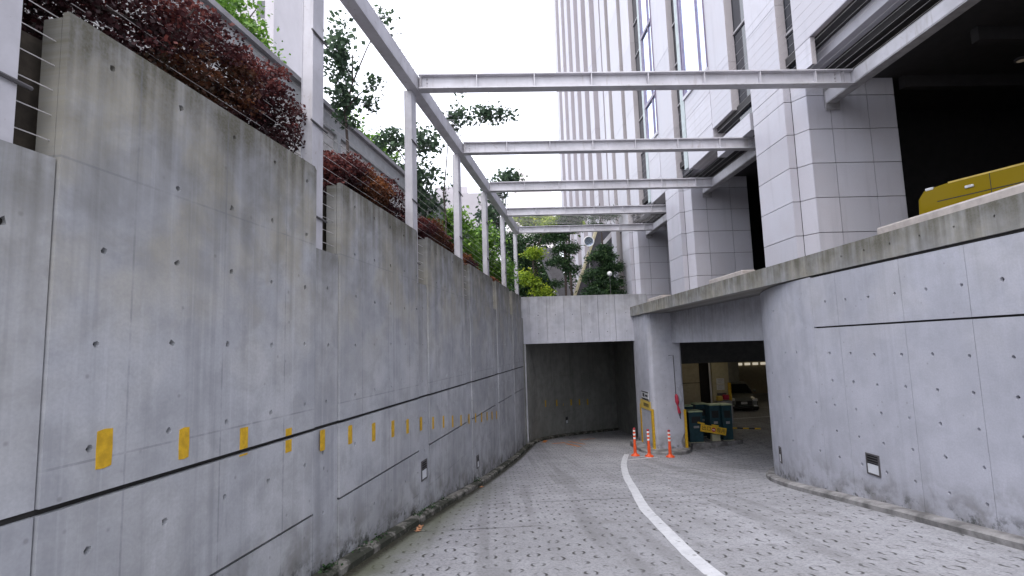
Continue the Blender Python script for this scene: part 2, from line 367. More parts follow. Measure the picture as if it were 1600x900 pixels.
def strip_on_road(name, left, right, mat, dz=.004, parent=None, cell=.25):
    L, R_ = [Vector((p[0], p[1])) for p in left], [Vector((p[0], p[1])) for p in right]; mb = MB(); rows = []
    for i in range(len(L)-1):
        n = max(1, int((L[i+1]-L[i]).length/cell))
        for k in range(n+(1 if i == len(L)-2 else 0)):
            t = k/n; rows.append((L[i].lerp(L[i+1], t), R_[i].lerp(R_[i+1], t)))
    for a, b in rows:
        e_ = (b-a).normalized()*random.uniform(-.007, .007); a = a+e_; b = b-e_*random.uniform(-1, 1)
        for t in (0, .5, 1): p = a.lerp(b, t); mb.v.append(Vector((p.x, p.y, zr(p.x, p.y)+dz)))
    for i in range(len(rows)-1):
        for k in (0, 1): q = i*3+k; mb.f.append((q, q+1, q+4, q+3)); mb.mi.append(0)
    return mb.build(name, mat, parent)
def smooth_path(P, it=2):
    P = [Vector(p) for p in P]
    for _ in range(it):
        Q = [P[0]]
        for a, b in zip(P, P[1:]): Q += [a*.75+b*.25, a*.25+b*.75]
        P = Q+[P[-1]]
    return P
def offset_path(P, d):
    out = []
    for i, p in enumerate(P):
        t = (P[min(i+1, len(P)-1)]-P[max(i-1, 0)]); t = Vector((t.x, t.y)).normalized(); out.append(Vector((p[0]+t.y*d, p[1]-t.x*d)))
    return out
ctr = smooth_path([(2.35, 1.5), (2.22, 4.2), (2.18, 5.7), (2.21, 6.5), (2.31, 7.55), (2.40, 8.6), (2.52, 9.6), (2.84, 11.3), (3.30, 13.9), (3.78, 16.2), (4.28, 18.3), (4.85, 20.2)])
strip_on_road('white_line', offset_path(ctr, -.09), offset_path(ctr, .09), M['white']); tag(COL.objects['white_line'], kind='structure')
a = [(4.42, 18.45), (5.0, 18.85), (5.75, 19.35)]
tag(strip_on_road('white_line', [(x, y+.13) for x, y in a], [(x, y) for x, y in a], M['white'], .006), kind='structure')
tag(strip_on_road('white_line', [(4.95, 19.85), (5.35, 19.2)], [(5.05, 19.93), (5.45, 19.28)], M['white'], .008), kind='structure')
# orange guide paint near the tunnel mouth
for (x, y, r, l, w) in [(2.2, 24.2, .2, .9, .16), (2.75, 23.6, .9, .8, .14), (3.25, 22.9, -.4, 1.1, .18), (3.55, 23.8, -.5, 1.2, .12), (4.3, 25.4, .8, 1.2, .1)]:
    d = Vector((math.sin(r), math.cos(r)))*l/2; e = Vector((d.y, -d.x)).normalized()*w/2; c = Vector((x, y))
    tag(strip_on_road('orange_line', [c-d-e, c+d-e], [c-d+e, c+d+e], M['orange_p'], .006), kind='structure')
# construction joints across the slab
for y0, x0, x1 in ((8.25, -1.4, .7), (10.4, -1, 5.4), (14.6, -.2, 6.6)):
    tag(strip_on_road('road_joint', [(x0, y0), (x1, y0+.05)], [(x0, y0-.014), (x1, y0+.036)], M['core'], .003), kind='structure')
tag(strip_on_road('white_line', [(9.8, 27.5), (12.2, 28.4), (16, 29)], [(9.8, 27.3), (12.2, 28.2), (16, 28.8)], M['white'], .005), kind='structure')
tag(strip_on_road('white_line', [(15.9, 33), (18.6, 31)], [(15.8, 32.9), (18.5, 30.9)], M['white'], .005), kind='structure')

# ------------------------------------------------------------------ left retaining wall
lw = thing('retaining_wall', 'long grey concrete retaining wall with tie holes and yellow marks, left of the ramp', 'wall')
ZT, ZG, ZL = 2.10, -.82, -1.70
STR = [(-4.9, -4.34), (-1.4, -.84), (2.05, 2.61), (5.54, 6.10), (9.02, 9.58), (12.41, 12.97), (16.04, 16.60), (19.25, 19.81), (22.3, 22.9)]
def lmap(off): return lambda u, v, d: LW(u, v, off+d)
def base_pts(a, b, dz=-.2):
    n = max(1, int((b-a)/.8)); return [(a+(b-a)*i/n, zb_left(a+(b-a)*i/n)+dz) for i in range(n+1)]
HU = [3.15-.61*i for i in range(1, 18)][::-1]+[2.91+.604*i for i in range(0, 34)]
HV = [1.895, 1.28, .70, .09, -.53, -1.14, -2.05, -2.6]
def holes_in(a, b, z0, z1):
    out = []
    for u in HU:
        for v in HV:
            uu, vv = u+random.uniform(-.02, .02), v+random.uniform(-.02, .02)
            if a+.06 < uu < b-.06 and z0+.07 < vv < z1-.07 and vv > zb_left(uu)+.15 and random.random() < .93: out.append((uu, vv))
    return out
edges = [-7.5]+[x for s in STR for x in s]
spans = [(edges[0], STR[0][0])]+[(STR[i][1], STR[i+1][0]) for i in range(len(STR)-1)]
G = .019; g = .011
def inset(a, b): return (a+g, b-g)
for (a, b) in spans:
    if a > 2.6 and a < 2.7: a -= .010
    a, b = inset(a, b)
    slab('wall_panel', [(a, ZG+G), (b, ZG+G), (b, ZT-.035), (b-.04, ZT), (a, ZT)], lmap(0), .047, M['conc'], lw, holes_in(a, b, ZG, ZT), ztop=ZT, zbase=zb_left)
    bp = base_pts(a, b)
    if zb_left(b) < ZL-.15 and zb_left(a) < ZL-.2:
        slab('wall_panel', [(a, ZL+.014), (b, ZL+.014), (b, ZG-G), (a, ZG-G)], lmap(0), .047, M['conc'], lw, holes_in(a, b, ZL, ZG), ztop=ZT, zbase=zb_left)
        slab('wall_panel', bp+[(b, ZL-.014), (a, ZL-.014)], lmap(.012), .036, M['conc'], lw, holes_in(a, b, -9, ZL) if random.random() < .4 else [], ztop=ZT, zbase=zb_left)
    else:
        slab('wall_panel', bp+[(b, ZG-G), (a, ZG-G)], lmap(0), .047, M['conc'], lw, holes_in(a, b, ZL, ZG), ztop=ZT, zbase=zb_left)
for (a, b) in STR:
    a, b = inset(a, b); c = (a+b)/2
    hs = [(c, v) for v in HV if v < 1.0]
    slab('wall_panel', [(a, ZG+G), (b, ZG+G), (b, 1.18), (a, 1.18)], lmap(.020), .027, M['conc_strip'], lw, [(c+random.uniform(-.05, .05), v) for v in (.75, .09, -.55)], ztop=1.18, zbase=zb_left)
    bp = base_pts(a, b)
    slab('wall_panel', bp+[(b, ZG-G), (a, ZG-G)], lmap(.020), .027, M['conc_strip'], lw, [(c+random.uniform(-.08, .08), v) for v in (-1.1, -1.28, -1.75) if v > zb_left(c)+.2], ztop=ZT, zbase=zb_left)
out = base_pts(-7.6, 22.9, -.5)
tp = [(22.9, 2.07)]
for (a, b) in STR[::-1]:
    if b < 22.8: tp += [(b+.0, 2.07), (b+.0, 1.15), (a-.09, 1.15), (a-.09, 2.07)]
    else: tp = [(22.9, 1.15), (a, 1.15), (a, 2.07)]
tp += [(-7.6, 2.07)]
o = slab('wall_core', out+tp, lmap(.05), .13, M['conc'], lw, ztop=ZT, zbase=zb_left)
slab('joint_backing', base_pts(-7.6, 22.9, -.45)+[(22.9, 1.10), (-7.6, 1.10)], lmap(.0485), .001, M['core'], lw)
# yellow marks stuck on the wall, parallel to the ramp
MT = [(3.00, -.43), (3.66, -.52), (4.35, -.62), (5.04, -.73), (5.71, -.85), (6.39, -.90), (7.10, -.97), (7.80, -1.035), (8.43, -1.10), (9.10, -1.155), (9.79, -1.24), (10.47, -1.31), (11.15, -1.39), (11.85, -1.47), (12.6, -1.54), (13.3, -1.61), (14.0, -1.68), (14.7, -1.75), (15.4, -1.82), (16.1, -1.89)]
for (s, z) in MT:
    hgt = random.uniform(.215, .24); w = .10+random.uniform(-.008, .008); pts = []
    s -= .01
    L = [(s-w/2, z-hgt), (s, z-hgt-.004), (s+w/2, z-hgt+random.uniform(-.006, .006)), (s+w/2+.003, z-hgt/2), (s+w/2, z), (s, z+.004), (s-w/2, z-random.uniform(0, .006)), (s-w/2-.003, z-hgt/2)]
    mbm = MB(); parts = [L]
    if z > ZG+G and z-hgt < ZG-G:       # the mark is broken by the groove
        up_ = [(s-w/2, ZG+G+.002), (s+w/2, ZG+G+.002), (s+w/2, z), (s-w/2, z)]; dn = [(s-w/2, z-hgt), (s+w/2, z-hgt), (s+w/2, ZG-G-.002), (s-w/2, ZG-G-.002)]
        parts = [p for p in (up_, dn) if abs(p[2][1]-p[0][1]) > .01]
    for L in parts:
        n = len(L); fr = [LW(u, v, -.004) for u, v in L]; bk = [LW(u, v, .0) for u, v in L]
        mbm.add(fr+bk, [tuple(range(n))]+[(i, i+n, (i+1) % n+n, (i+1) % n) for i in range(n)])
    mbm.build('reflective_mark', M['yellow_p'], lw)

def kerb(name, path, w, h, mat, label, side=1, dz=0, zf=None):
    P = smooth_path(path, 1); A = P; B = offset_path(P, w*side); mb = MB(); n = len(A)
    for a, b in zip(A, B):
        za = zf(a[0], a[1]) if zf else zr(a[0], a[1])
        m2 = (Vector((a[0], a[1]))*.25+b*.75)
        for p, z in ((a, -.25), (a, h), (m2, h), (b, h-.03), (b, -.25)): mb.v.append(Vector((p[0], p[1], za+z+dz+random.uniform(-.004, .004))))
    for i in range(n-1):
        for k in range(4): q = i*5+k; mb.f.append((q, q+5, q+6, q+1) if side > 0 else (q, q+1, q+6, q+5)); mb.mi.append(0)
    mb.f += [(4, 3, 2, 1, 0), tuple((n-1)*5+k for k in range(5))]; mb.mi += [0, 0]
    return tag(mb.build(name, mat), label, 'kerb')
kerb('kerb', [tuple(LW(s, 0, -.005)[:2]) for s in [-7+.6*i for i in range(50)]], .17, .1, M['kerb'], 'low mossy concrete kerb at the foot of the long left wall')

# recessed emergency / floor lights in the walls
def wall_light(P, ex, en, label, w=.30, h=.33):
    """P lower-left corner on the wall, ex along the wall, en out of the wall"""
    t = thing('wall_light', label, 'wall light', P); ez = Vector((0, 0, 1))
    Mx = Matrix((( ex.x, ez.x, en.x, 0), (ex.y, ez.y, en.y, 0), (ex.z, ez.z, en.z, 0), (0, 0, 0, 1)))
    b = MB()
    for (x0, x1, y0, y1) in ((0, w, 0, .025), (0, w, h-.025, h), (0, .025, .025, h-.025), (w-.025, w, .025, h-.025)): b.box(x0, x1, y0, y1, -.01, .014, 0, Mx)
    b.build('frame', M['rod'], t)
    MB().box(.026, w-.026, h*.52, h-.026, .001, .005, 0, Mx).build('housing', M['dark'], t)
    MB().box(.026, w-.026, .026, h*.50, .001, .009, 0, Mx).build('lens', M['lens'], t)
    b = MB()
    for k in range(3): b.box(.03, w-.03, h*(.58+.12*k), h*(.58+.12*k)+.008, .006, .013, 0, Mx)
    b.build('louvre', M['rod'], t)
    return t
M['lens'] = flat('frosted_lens', (.62, .64, .68), .3, var=.05)
wall_light(LW(9.12, -2.24, .019), wd, -wn, 'small black framed wall light low on the left wall, nearest one on that wall')
wall_light(LW(13.3, -2.95, -.001), wd, -wn, 'tiny black framed wall light far down the left wall before the niche', .22, .3)

# ------------------------------------------------------------------ right curved wall
XF, YC, RC = 5.95, 9.56, 8.6
rw = thing('curved_wall', 'pale concrete wall right of the ramp, curving away at the garage entrance', 'wall')
def RWp(u, off=0):     # u: distance along the wall; u = Y on the straight part
    if u <= YC: return Vector((XF+off, u, 0)), Vector((-1, 0, 0))
    th = (u-YC)/RC; c, s_ = math.cos(th), math.sin(th)
    return Vector((XF+RC-(RC-off)*c, YC+(RC-off)*s_, 0)), Vector((-c, s_, 0))
def rmap(off):
    def f(u, v, d): p, n = RWp(u, off+d); p.z = v; return p
    return f
def zb_right(u): p, n = RWp(u); return zr(p.x, p.y)+.10
RH_U = [9.35-.56*i for i in range(0, 24)]; RH_V = [.61, -.29, -.76, -1.20, -1.64, -2.08]
def rholes(a, b, z0, z1):
    out = []
    for u in RH_U+[9.35+.56*i for i in range(1, 14)]:
        for v in RH_V:
            uu, vv = u+random.uniform(-.012, .012), v+random.uniform(-.012, .012)
            if a+.06 < uu < b-.06 and z0+.06 < vv < z1-.05 and vv > zb_right(uu)+.12 and random.random() < (.95 if u < 9.5 else .35): out.append((uu, vv))
    return out
def rpanel(a, b, z0, z1, off=0, mat='conc_r', ztop=1.53, holes=True, t=.047, gg=.004, parent=None):
    a += gg; b -= gg; n = max(1, int((b-a)/.35))
    us = [a+(b-a)*i/n for i in range(n+1)]
    bot = [(u, (zb_right(u)-.2) if z0 is None else z0) for u in us]; top_ = [(u, z1) for u in us[::-1]]
    ex = []
    if b > YC:
        for u in us[1:-1]:
            for k in range(1, 8): ex.append((u, lerp([(0, bot[0][1]), (8, z1)], k)))
    hs = rholes(a, b, bot[0][1], z1) if holes else []
    ex = [e for e in ex if all((Vector(e)-Vector(h)).length > .05 for h in hs)]
    return slab('wall_panel', bot+top_, rmap(off), t, M[mat], parent or rw, hs, .030, .035, ex, ztop, zb_right)
ZR1, ZF = .175, 1.14
vb = [-7.0, -4.6, -2.4, -.2, 2.0, 3.9, 5.25, 6.45, 7.55, 9.02, 9.75]
for a, b in zip(vb, vb[1:]):
    rpanel(a, b, None, ZR1-.014); rpanel(a, b, ZR1+.014, ZF-.045)
rpanel(9.75, 18.5, None, ZF-.022, gg=.002)
rpanel(-7.1, 18.6, None, ZF-.06, off=.05, mat='core', t=.35, holes=False)
kp = [RWp(u)[0] for u in [-7+.7*i for i in range(37)]]
kerb('kerb', [(p.x, p.y) for p in kp], .2, .1, M['kerb_r'], 'low grey concrete kerb curving along the foot of the right wall', side=-1)
wall_light(Vector((XF-.001, 8.66, -2.19)), Vector((0, -1, 0)), Vector((-1, 0, 0)), 'square black framed wall light low on the right curved wall')
p, n_v = RWp(12.1); wall_light(Vector((p.x-.002, p.y, -2.72)), Vector((-n_v.y, n_v.x, 0))*-1 if False else Vector((n_v.y, -n_v.x, 0))*-1, n_v, 'narrow wall light on the curved wall right beside the garage entrance', .2, .34)

# deck slab with fascia
dk = thing('deck_slab', 'cantilevered concrete deck edge with stained fascia above the right wall', 'slab')
def fmap(u, v, d): return Vector((XF+d, u, v))
fb = [-7, -3, 1.2, 5.2, 9.0, 12.9, 17.0, 22.9]
for a, b in zip(fb, fb[1:]):
    hs = [(u, 1.35) for u in RH_U if a+.1 < u < b-.1 and u < 9]
    slab('fascia_panel', [(a+.002, ZF), (b-.002, ZF), (b-.002, 1.53), (a+.002, 1.53)], fmap, .06, M['conc_f'], dk, hs, .018, .03, (), 1.56)
MB().box(XF+.061, 22, -7, 22.85, ZF+.004, 1.526).build('slab', M['conc_f'], dk)
MB().box(XF+.040, XF+.3, -7, YC, 1.085, ZF+.003).build('joint_backing', M['core'], dk)
for (a, b, l) in ((-7, 8.1, 'beige stone kerb on the deck edge below the yellow car'), (12.7, 14.7, 'short beige stone kerb on the deck between the two nearer stone piers'), (18.9, 20.7, 'short beige stone kerb on the deck between the two farther piers')):
    tag(bevel(MB().box(XF+.14, XF+.5, a, b, 1.5, 1.68).build('deck_kerb', M['kerb_top']), .03), l, 'kerb')

# lintel over the garage entrance and beam wall over the tunnel mouth
tag(MB().box(7.0, 7.5, 13.2, 21.0, -.04, 1.135).build('lintel', M['conc_b']), 'dark grey concrete lintel spanning from pillar to curved wall over the garage entrance', 'lintel')
def plain_uv(o, ztop=0, zbase=-99):
    me = o.data; l1 = me.uv_layers.new(name='wall'); l2 = me.uv_layers.new(name='base')
    for pl in me.polygons:
        for li in pl.loop_indices:
            v = me.vertices[me.loops[li].vertex_index].co; a = v.y if abs(pl.normal.x) > abs(pl.normal.y) else v.x
            l1.data[li].uv = (a, v.z-ztop); l2.data[li].uv = (a, v.z-zbase)
    return o
plain_uv(COL.objects['lintel'], 1.2); plain_uv([o for o in COL.objects if o.name == 'slab'][0], 1.53)
bw = thing('beam_wall', 'pale board-marked concrete beam wall spanning over the dark tunnel mouth', 'wall')
xsb = [1.28, 1.62, 1.62+.735, 1.62+.735*2, 1.62+.735*3, 1.62+.735*4, 1.62+.735*5, 1.62+.735*5+.93]
for a, b in zip(xsb, xsb[1:]):
    hs = [((a+b)/2, 1.30), ((a+b)/2, .52)] if b-a > .5 else []
    slab('wall_panel', [(a+.009, .10), (b-.009, .10), (b-.009, 2.10), (a+.009, 2.10)], lambda u, v, d: Vector((u, 22.8+d, v)), .04, M['conc_b'], bw, hs, .022, .02, (), 2.12)
plain_uv(MB().box(1.2, 6.7, 22.845, 23.25, .105, 2.09).build('wall_core', M['conc_b'], bw), 2.1)

# pillar between tunnel and garage
pl = thing('pillar', 'pale concrete pillar with yellow corner guards between the tunnel and the garage', 'pillar')
PY = 20.8
plan = [(6.06, PY+2.2), (6.06, PY+.16), (6.10, PY+.05), (6.20, PY), (7.27, PY), (7.33, PY+.05), (7.36, PY+.2), (7.36, PY+2.2)]
def ring_map(plan, u, v):
    L = 0
    for a, b in zip(plan, plan[1:]):
        d = math.dist(a, b)
        if u <= L+d+1e-6: t = (u-L)/d; return Vector((a[0]+(b[0]-a[0])*t, a[1]+(b[1]-a[1])*t, v))
        L += d
    return Vector((plan[-1][0], plan[-1][1], v))
Ls = [0]
for a, b in zip(plan, plan[1:]): Ls.append(Ls[-1]+math.dist(a, b))
fc = Ls[3]; zbp = -4.05
ex = [(l, zbp+.6*k) for l in Ls[1:-1] for k in range(1, 9)]
slab('shaft', [(l, zbp-.3) for l in Ls]+[(l, 1.13) for l in Ls[::-1]], lambda u, v, d: ring_map(plan, u, v)+Vector((0, d, 0)), .02, M['conc_r'], pl,
     [(fc+x, z) for x in (.45, .9) for z in (-1.1, -1.75, -2.4, -2.9, -3.4, -3.8)], .015, .02, [e for e in ex], 1.2, lambda u: zbp)
for (x0, x1, y0, y1, z0, z1, nm) in ((6.045, 6.125, PY-.012, PY+.14, zbp, -2.55, 'corner_guard'), (7.29, 7.38, PY-.012, PY+.1, zbp, -2.6, 'corner_guard'), (6.04, 6.07, PY+1.5, PY+1.68, zbp, -2.5, 'corner_guard')):
    bevel(MB().box(x0, x1, y0, y1, z0, z1).build(nm, M['yellow_p'], pl), .01)
mb = MB(); mb.box(6.5, 6.9, PY-.05, PY-.01, .0, .05)
ko = smooth_path([(7.6, 23.0), (7.65, 21.2), (7.25, 20.35), (6.6, 20.12), (6.0, 20.18), (5.66, 20.45), (5.56, 21.2), (5.68, 23.0)], 2)
mb = MB(); n = len(ko)
for p in ko: mb.v.append(Vector((p.x, p.y, zr(6.5, 20.6)-.3)))
for p in ko: mb.v.append(Vector((p.x, p.y, zbp-.015)))
c = Vector((6.8, 22)); 
for p in ko: q = Vector((p.x, p.y)).lerp(c, .03); mb.v.append(Vector((q.x, q.y, zbp+.012)))
for k in (0, 1):
    for i in range(n-1): q = k*n+i; mb.f.append((q+1, q, q+n, q+n+1)); mb.mi.append(0)
mb.f.append(tuple(range(2*n, 3*n))[::-1]); mb.mi.append(0)
tag(mb.build('kerb', M['kerb_r']), 'raised rounded concrete kerb island around the pillar foot', 'kerb')

# signs on the pillar's left face
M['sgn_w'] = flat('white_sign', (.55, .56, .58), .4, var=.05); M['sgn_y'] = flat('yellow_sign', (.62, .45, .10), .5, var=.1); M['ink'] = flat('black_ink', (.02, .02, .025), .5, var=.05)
M['red'] = flat('red_plastic', (.42, .02, .05), .35, var=.1)
t = thing('notice_sign', 'small white notice with dark bars on the left face of the pillar', 'sign', (6.05, PY+.3, -2.25))
MB().box(-.02, 0, 0, .95, -.0, .32).build('board', M['sgn_w'], t)
b = MB(); b.box(-.024, -.0201, .0, .95, .28, .32); b.box(-.024, -.0201, 0, .95, 0, .05); b.box(-.023, -.0201, .1, .45, .12, .2); b.box(-.023, -.0201, .55, .8, .1, .24); b.build('print', M['ink'], t)
t = thing('caution_sign', 'yellow sign with small dark lettering under the white notice on the pillar', 'sign', (6.05, PY+.1, -2.62))
MB().box(-.02, 0, 0, 1.4, 0, .33).build('board', M['sgn_y'], t)
b = MB()
for k in range(4): b.box(-.023, -.0201, .25+.18*k, .37+.18*k, .10, .24)
b.build('print', M['ink'], t)
# hanging alarm on a conduit at the pillar's right side
t = thing('hanging_alarm', 'red hand alarm hanging on a dark conduit on the pillar front', 'alarm', (6.98, PY-.03, 0))
MB().tube([(-.16, 0, -.52), (.02, 0, -.52), (.03, 0, -2.02)], .014, 6).build('conduit', M['rod'], t)
MB().tube([(.03, -.03, -2.0), (.04, -.04, -2.08), (.05, -.04, -2.3), (.06, -.04, -2.42)], [.03, .07, .075, .03], 10).build('horn', M['red'], t)
MB().tube([(.06, -.03, -2.4), (.09, -.03, -2.55), (.12, -.03, -2.72)], [.02, .05, .06], 8).build('handset', M['red'], t)
MB().tube([(.12, -.02, -2.72), (.13, -.02, -2.85), (.16, -.02, -2.95)], [.05, .02, .012], 6).build('cable_end', M['rod'], t)

# delineator posts
M['orange'] = flat('orange_urethane', (.72, .085, .015), .45, var=.1); M['refl'] = flat('white_reflective_band', (.75, .75, .76), .35, var=.06); M['orange_d'] = flat('dark_red_cap', (.30, .02, .03), .45)
def delineator(x, y, h, lab):
    t = thing('delineator_post', lab, 'delineator', (x, y, zr(x, y)), group='orange delineator posts at the pillar')
    MB().lathe([(.155, 0), (.155, .03), (.125, .055), (.07, .085), (.06, .12)], n=20).build('base', M['orange'], t, True)
    MB().lathe([(.055, .1), (.055, h*.35), (.047, h*.42), (.045, h-.03), (.036, h-.005)], n=16).build('post', M['orange'], t, True)
    for k in range(3): z = h-.13-.13*k; MB().lathe([(.0475, z), (.0485, z+.003), (.0485, z+.057), (.0475, z+.06)], n=16).build('reflective_band', M['refl'], t, True)
    MB().lathe([(.047, h-.06), (.047, h-.012), (.036, h+.004), (.01, h+.01)], n=16).build('cap', M['orange_d'], t, True)
delineator(5.05, 19.75, .99, 'orange delineator post farthest left, at the end of the white line')
delineator(5.50, 19.55, .96, 'middle orange delineator post in front of the pillar\'s yellow corner')
delineator(6.24, 19.5, .95, 'orange delineator post farthest right, in front of the pillar\'s plain face')

# ------------------------------------------------------------------ tunnel (left) shell
tn = smooth_path([(1.30, 22.7), (1.75, 24.3), (3.0, 26.5), (4.6, 28.4), (6.6, 30.6), (9.2, 32.8), (12.5, 35), (17, 37)], 2)
tl = [0]
for a, b in zip(tn, tn[1:]): tl.append(tl[-1]+(b-a).length)
def tmap(u, v, d):
    for i in range(len(tn)-1):
        if u <= tl[i+1]+1e-6:
            t = (u-tl[i])/(tl[i+1]-tl[i]); p = tn[i].lerp(tn[i+1], t); q = (tn[i+1]-tn[i]).normalized(); return Vector((p.x-q.y*d, p.y+q.x*d, v))
    return Vector((tn[-1].x, tn[-1].y, v))
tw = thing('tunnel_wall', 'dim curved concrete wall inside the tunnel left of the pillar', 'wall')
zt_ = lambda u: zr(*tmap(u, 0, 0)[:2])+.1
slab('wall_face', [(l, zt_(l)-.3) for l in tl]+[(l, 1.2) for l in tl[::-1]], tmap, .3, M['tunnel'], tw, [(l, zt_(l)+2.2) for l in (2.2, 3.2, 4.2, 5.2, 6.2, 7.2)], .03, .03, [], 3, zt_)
for k, u in enumerate([3.0, 3.5, 4.2, 4.8, 5.6, 6.4, 7.2, 8.0, 8.8, 9.6, 10.5]):
    z = zt_(u)+1.35-.06*0; P4 = [tmap(u+a, z+b, -.004) for a, b in ((-.07, 0), (.07, 0), (.07, .3), (-.07, .3))]
    MB().add(P4, [(0, 1, 2, 3)]).build('reflective_mark', M['yellow_p'], tw)
kerb('kerb', [(p.x, p.y) for p in tn], .22, .1, M['kerb'], 'curved kerb at the foot of the dim tunnel wall')
for u, l in ((5.0, 'faint wall light nearer the mouth on the dim tunnel wall'), (8.6, 'faint wall light deeper on the dim tunnel wall')):
    p = tmap(u, zt_(u)+.45, -.002); q = tmap(u+.1, zt_(u)+.45, -.002); e = (q-p).normalized(); e.z = 0
    wall_light(p, e, Vector((e.y, -e.x, 0)), l, .25, .35)
# pilaster and niche at the end of the left wall
plain_uv(tag(MB().box(1.27, 1.42, 22.86, 23.6, -4.6, .095).build('pilaster', M['conc_strip']), 'narrow concrete pilaster at the tunnel mouth on the left', 'pilaster'), 1, -4.1)
tag(MB().box(.8, 30, 23.3, 50, .3, .6).build('tunnel_roof', M['ceil']), kind='structure')
tag(MB().box(7.0, 8.1, 23.05, 40, -6, .29).build('tunnel_divider_wall', M['tunnel']), 'dark dividing wall between the tunnel and the garage', 'wall')
plain_uv([o for o in COL.objects if o.name == 'tunnel_divider_wall'][0])
tag(MB().box(8.1, 18, 39.5, 40, -6, .3).box(-2, 20, 50, 50.4, -7, 1.5).build('tunnel_end_wall', M['ceil']), kind='structure')

# ------------------------------------------------------------------ garage interior
tag(MB().box(8.1, 34, 41, 41.4, -6, .3).build('garage_back_wall', M['garage']), 'olive beige back wall of the underground garage behind the parked car', 'wall')
tag(MB().box(33.6, 34, 8, 41, -6, 1.1).build('garage_side_wall', M['garage']), 'far right side wall of the underground garage', 'wall')
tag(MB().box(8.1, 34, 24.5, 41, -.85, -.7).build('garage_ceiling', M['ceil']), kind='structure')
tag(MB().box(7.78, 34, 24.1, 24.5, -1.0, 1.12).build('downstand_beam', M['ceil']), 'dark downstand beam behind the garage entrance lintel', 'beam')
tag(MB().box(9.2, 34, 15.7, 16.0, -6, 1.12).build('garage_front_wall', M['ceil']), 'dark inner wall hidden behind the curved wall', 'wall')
t = thing('garage_column', 'round-shouldered beige column behind the ticket machines', 'column', (10.6, 28, -4.12))
mbq = MB().prism([(-.95, 0), (.1, -.1), (.15, .0), (.15, .8), (-.95, .8)], 0, 3.1); mbq.build('shaft', M['garage'], t)
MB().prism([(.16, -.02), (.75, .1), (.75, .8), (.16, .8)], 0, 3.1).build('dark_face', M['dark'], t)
MB().box(-.9, .1, -.125, -.105, 1.95, 1.98).build('joint_line', M['ink'], t)
t = thing('booth_panel', 'beige wall panel with notices beside the parked car', 'partition', (11.22, 27.5, -4.12))
MB().box(0, .86, 0, .3, 0, 3.05).build('panel', M['beige'], t)
MB().tube([(-.12, -.02, 0), (-.12, -.02, 3.05)], .045, 8).build('pale_pipe', M['steel'], t)
bevel(MB().box(.78, .92, -.08, .02, .2, 1.95).build('corner_guard', M['yellow_p'], t), .01)
for k, (x0, z0, w, h) in enumerate(((.2, 1.9, .4, .28), (.2, 1.6, .4, .27))):
    f = MB().box(x0, x0+w, -.03, -.005, z0, z0+h).build('notice', M['sgn_w'], t)
    b = MB()
    for q in range(3): b.box(x0+.05, x0+w-.06-.04*q, -.033, -.0305, z0+h-.07-.07*q, z0+h-.05-.07*q)
    b.build('print', M['steel_d'], f)
bevel(MB().box(.2, .62, -.15, -.005, 1.3, 1.45).build('shelf_box', M['rod'], t), .01)
tag(bevel(MB().box(11.6, 11.9, 27.15, 27.4, -3.0, -2.75).build('fire_bucket', M['red']), .06, 3), 'red box standing in front of the beige notice panel', 'red box')
tag(bevel(MB().box(11.3, 11.58, 27.2, 27.45, -3.05, -2.8).build('storage_tub', M['sgn_y']), .05, 3), 'small yellow box left of the red box by the notice panel', 'yellow box')
COL.objects['fire_bucket'].name = 'red_box'; COL.objects['storage_tub'].name = 'yellow_box'
tag(MB().box(11.25, 12.0, 27.1, 27.49, -4.12, -3.055).build('side_table', M['steel_d']), 'grey cabinet under the red and yellow boxes by the panel', 'cabinet')
t = thing('light_row', 'row of small pale lights along the top of the garage back wall', 'light fixture', (0, 0, 0))
M['lamp'] = flat('lit_tube', (.9, .88, .8), .4, var=0, bump=0, emit=((1, .90, .72), .35))
M['lamp2'] = flat('lit_ceiling_tube', (.9, .88, .8), .4, var=0, bump=0, emit=((1, .84, .56), 20))
for k in range(9): MB().box(15.6+.62*k, 15.6+.62*k+.4, 40.9, 40.985, -1.96, -1.78).build('lamp', M['lamp'], t)
for k, (x, y) in enumerate(((13, 30), (17, 33), (14.5, 37), (10.5, 25.6), (21, 29))):
    f = thing('ceiling_lamp', ['fluorescent ceiling lamp above the notice panel', 'fluorescent ceiling lamp above the parked car', 'fluorescent ceiling lamp near the garage back wall', 'fluorescent ceiling lamp behind the entrance beam', 'fluorescent ceiling lamp at the right of the garage'][k], 'lamp', (x, y, -.855))
    MB().box(-.65, .65, -.09, .09, -.06, 0).build('housing', M['sgn_w'], f); MB().tube([(-.6, 0, -.085), (.6, 0, -.085)], .02, 8).build('tube', M['lamp2'], f)

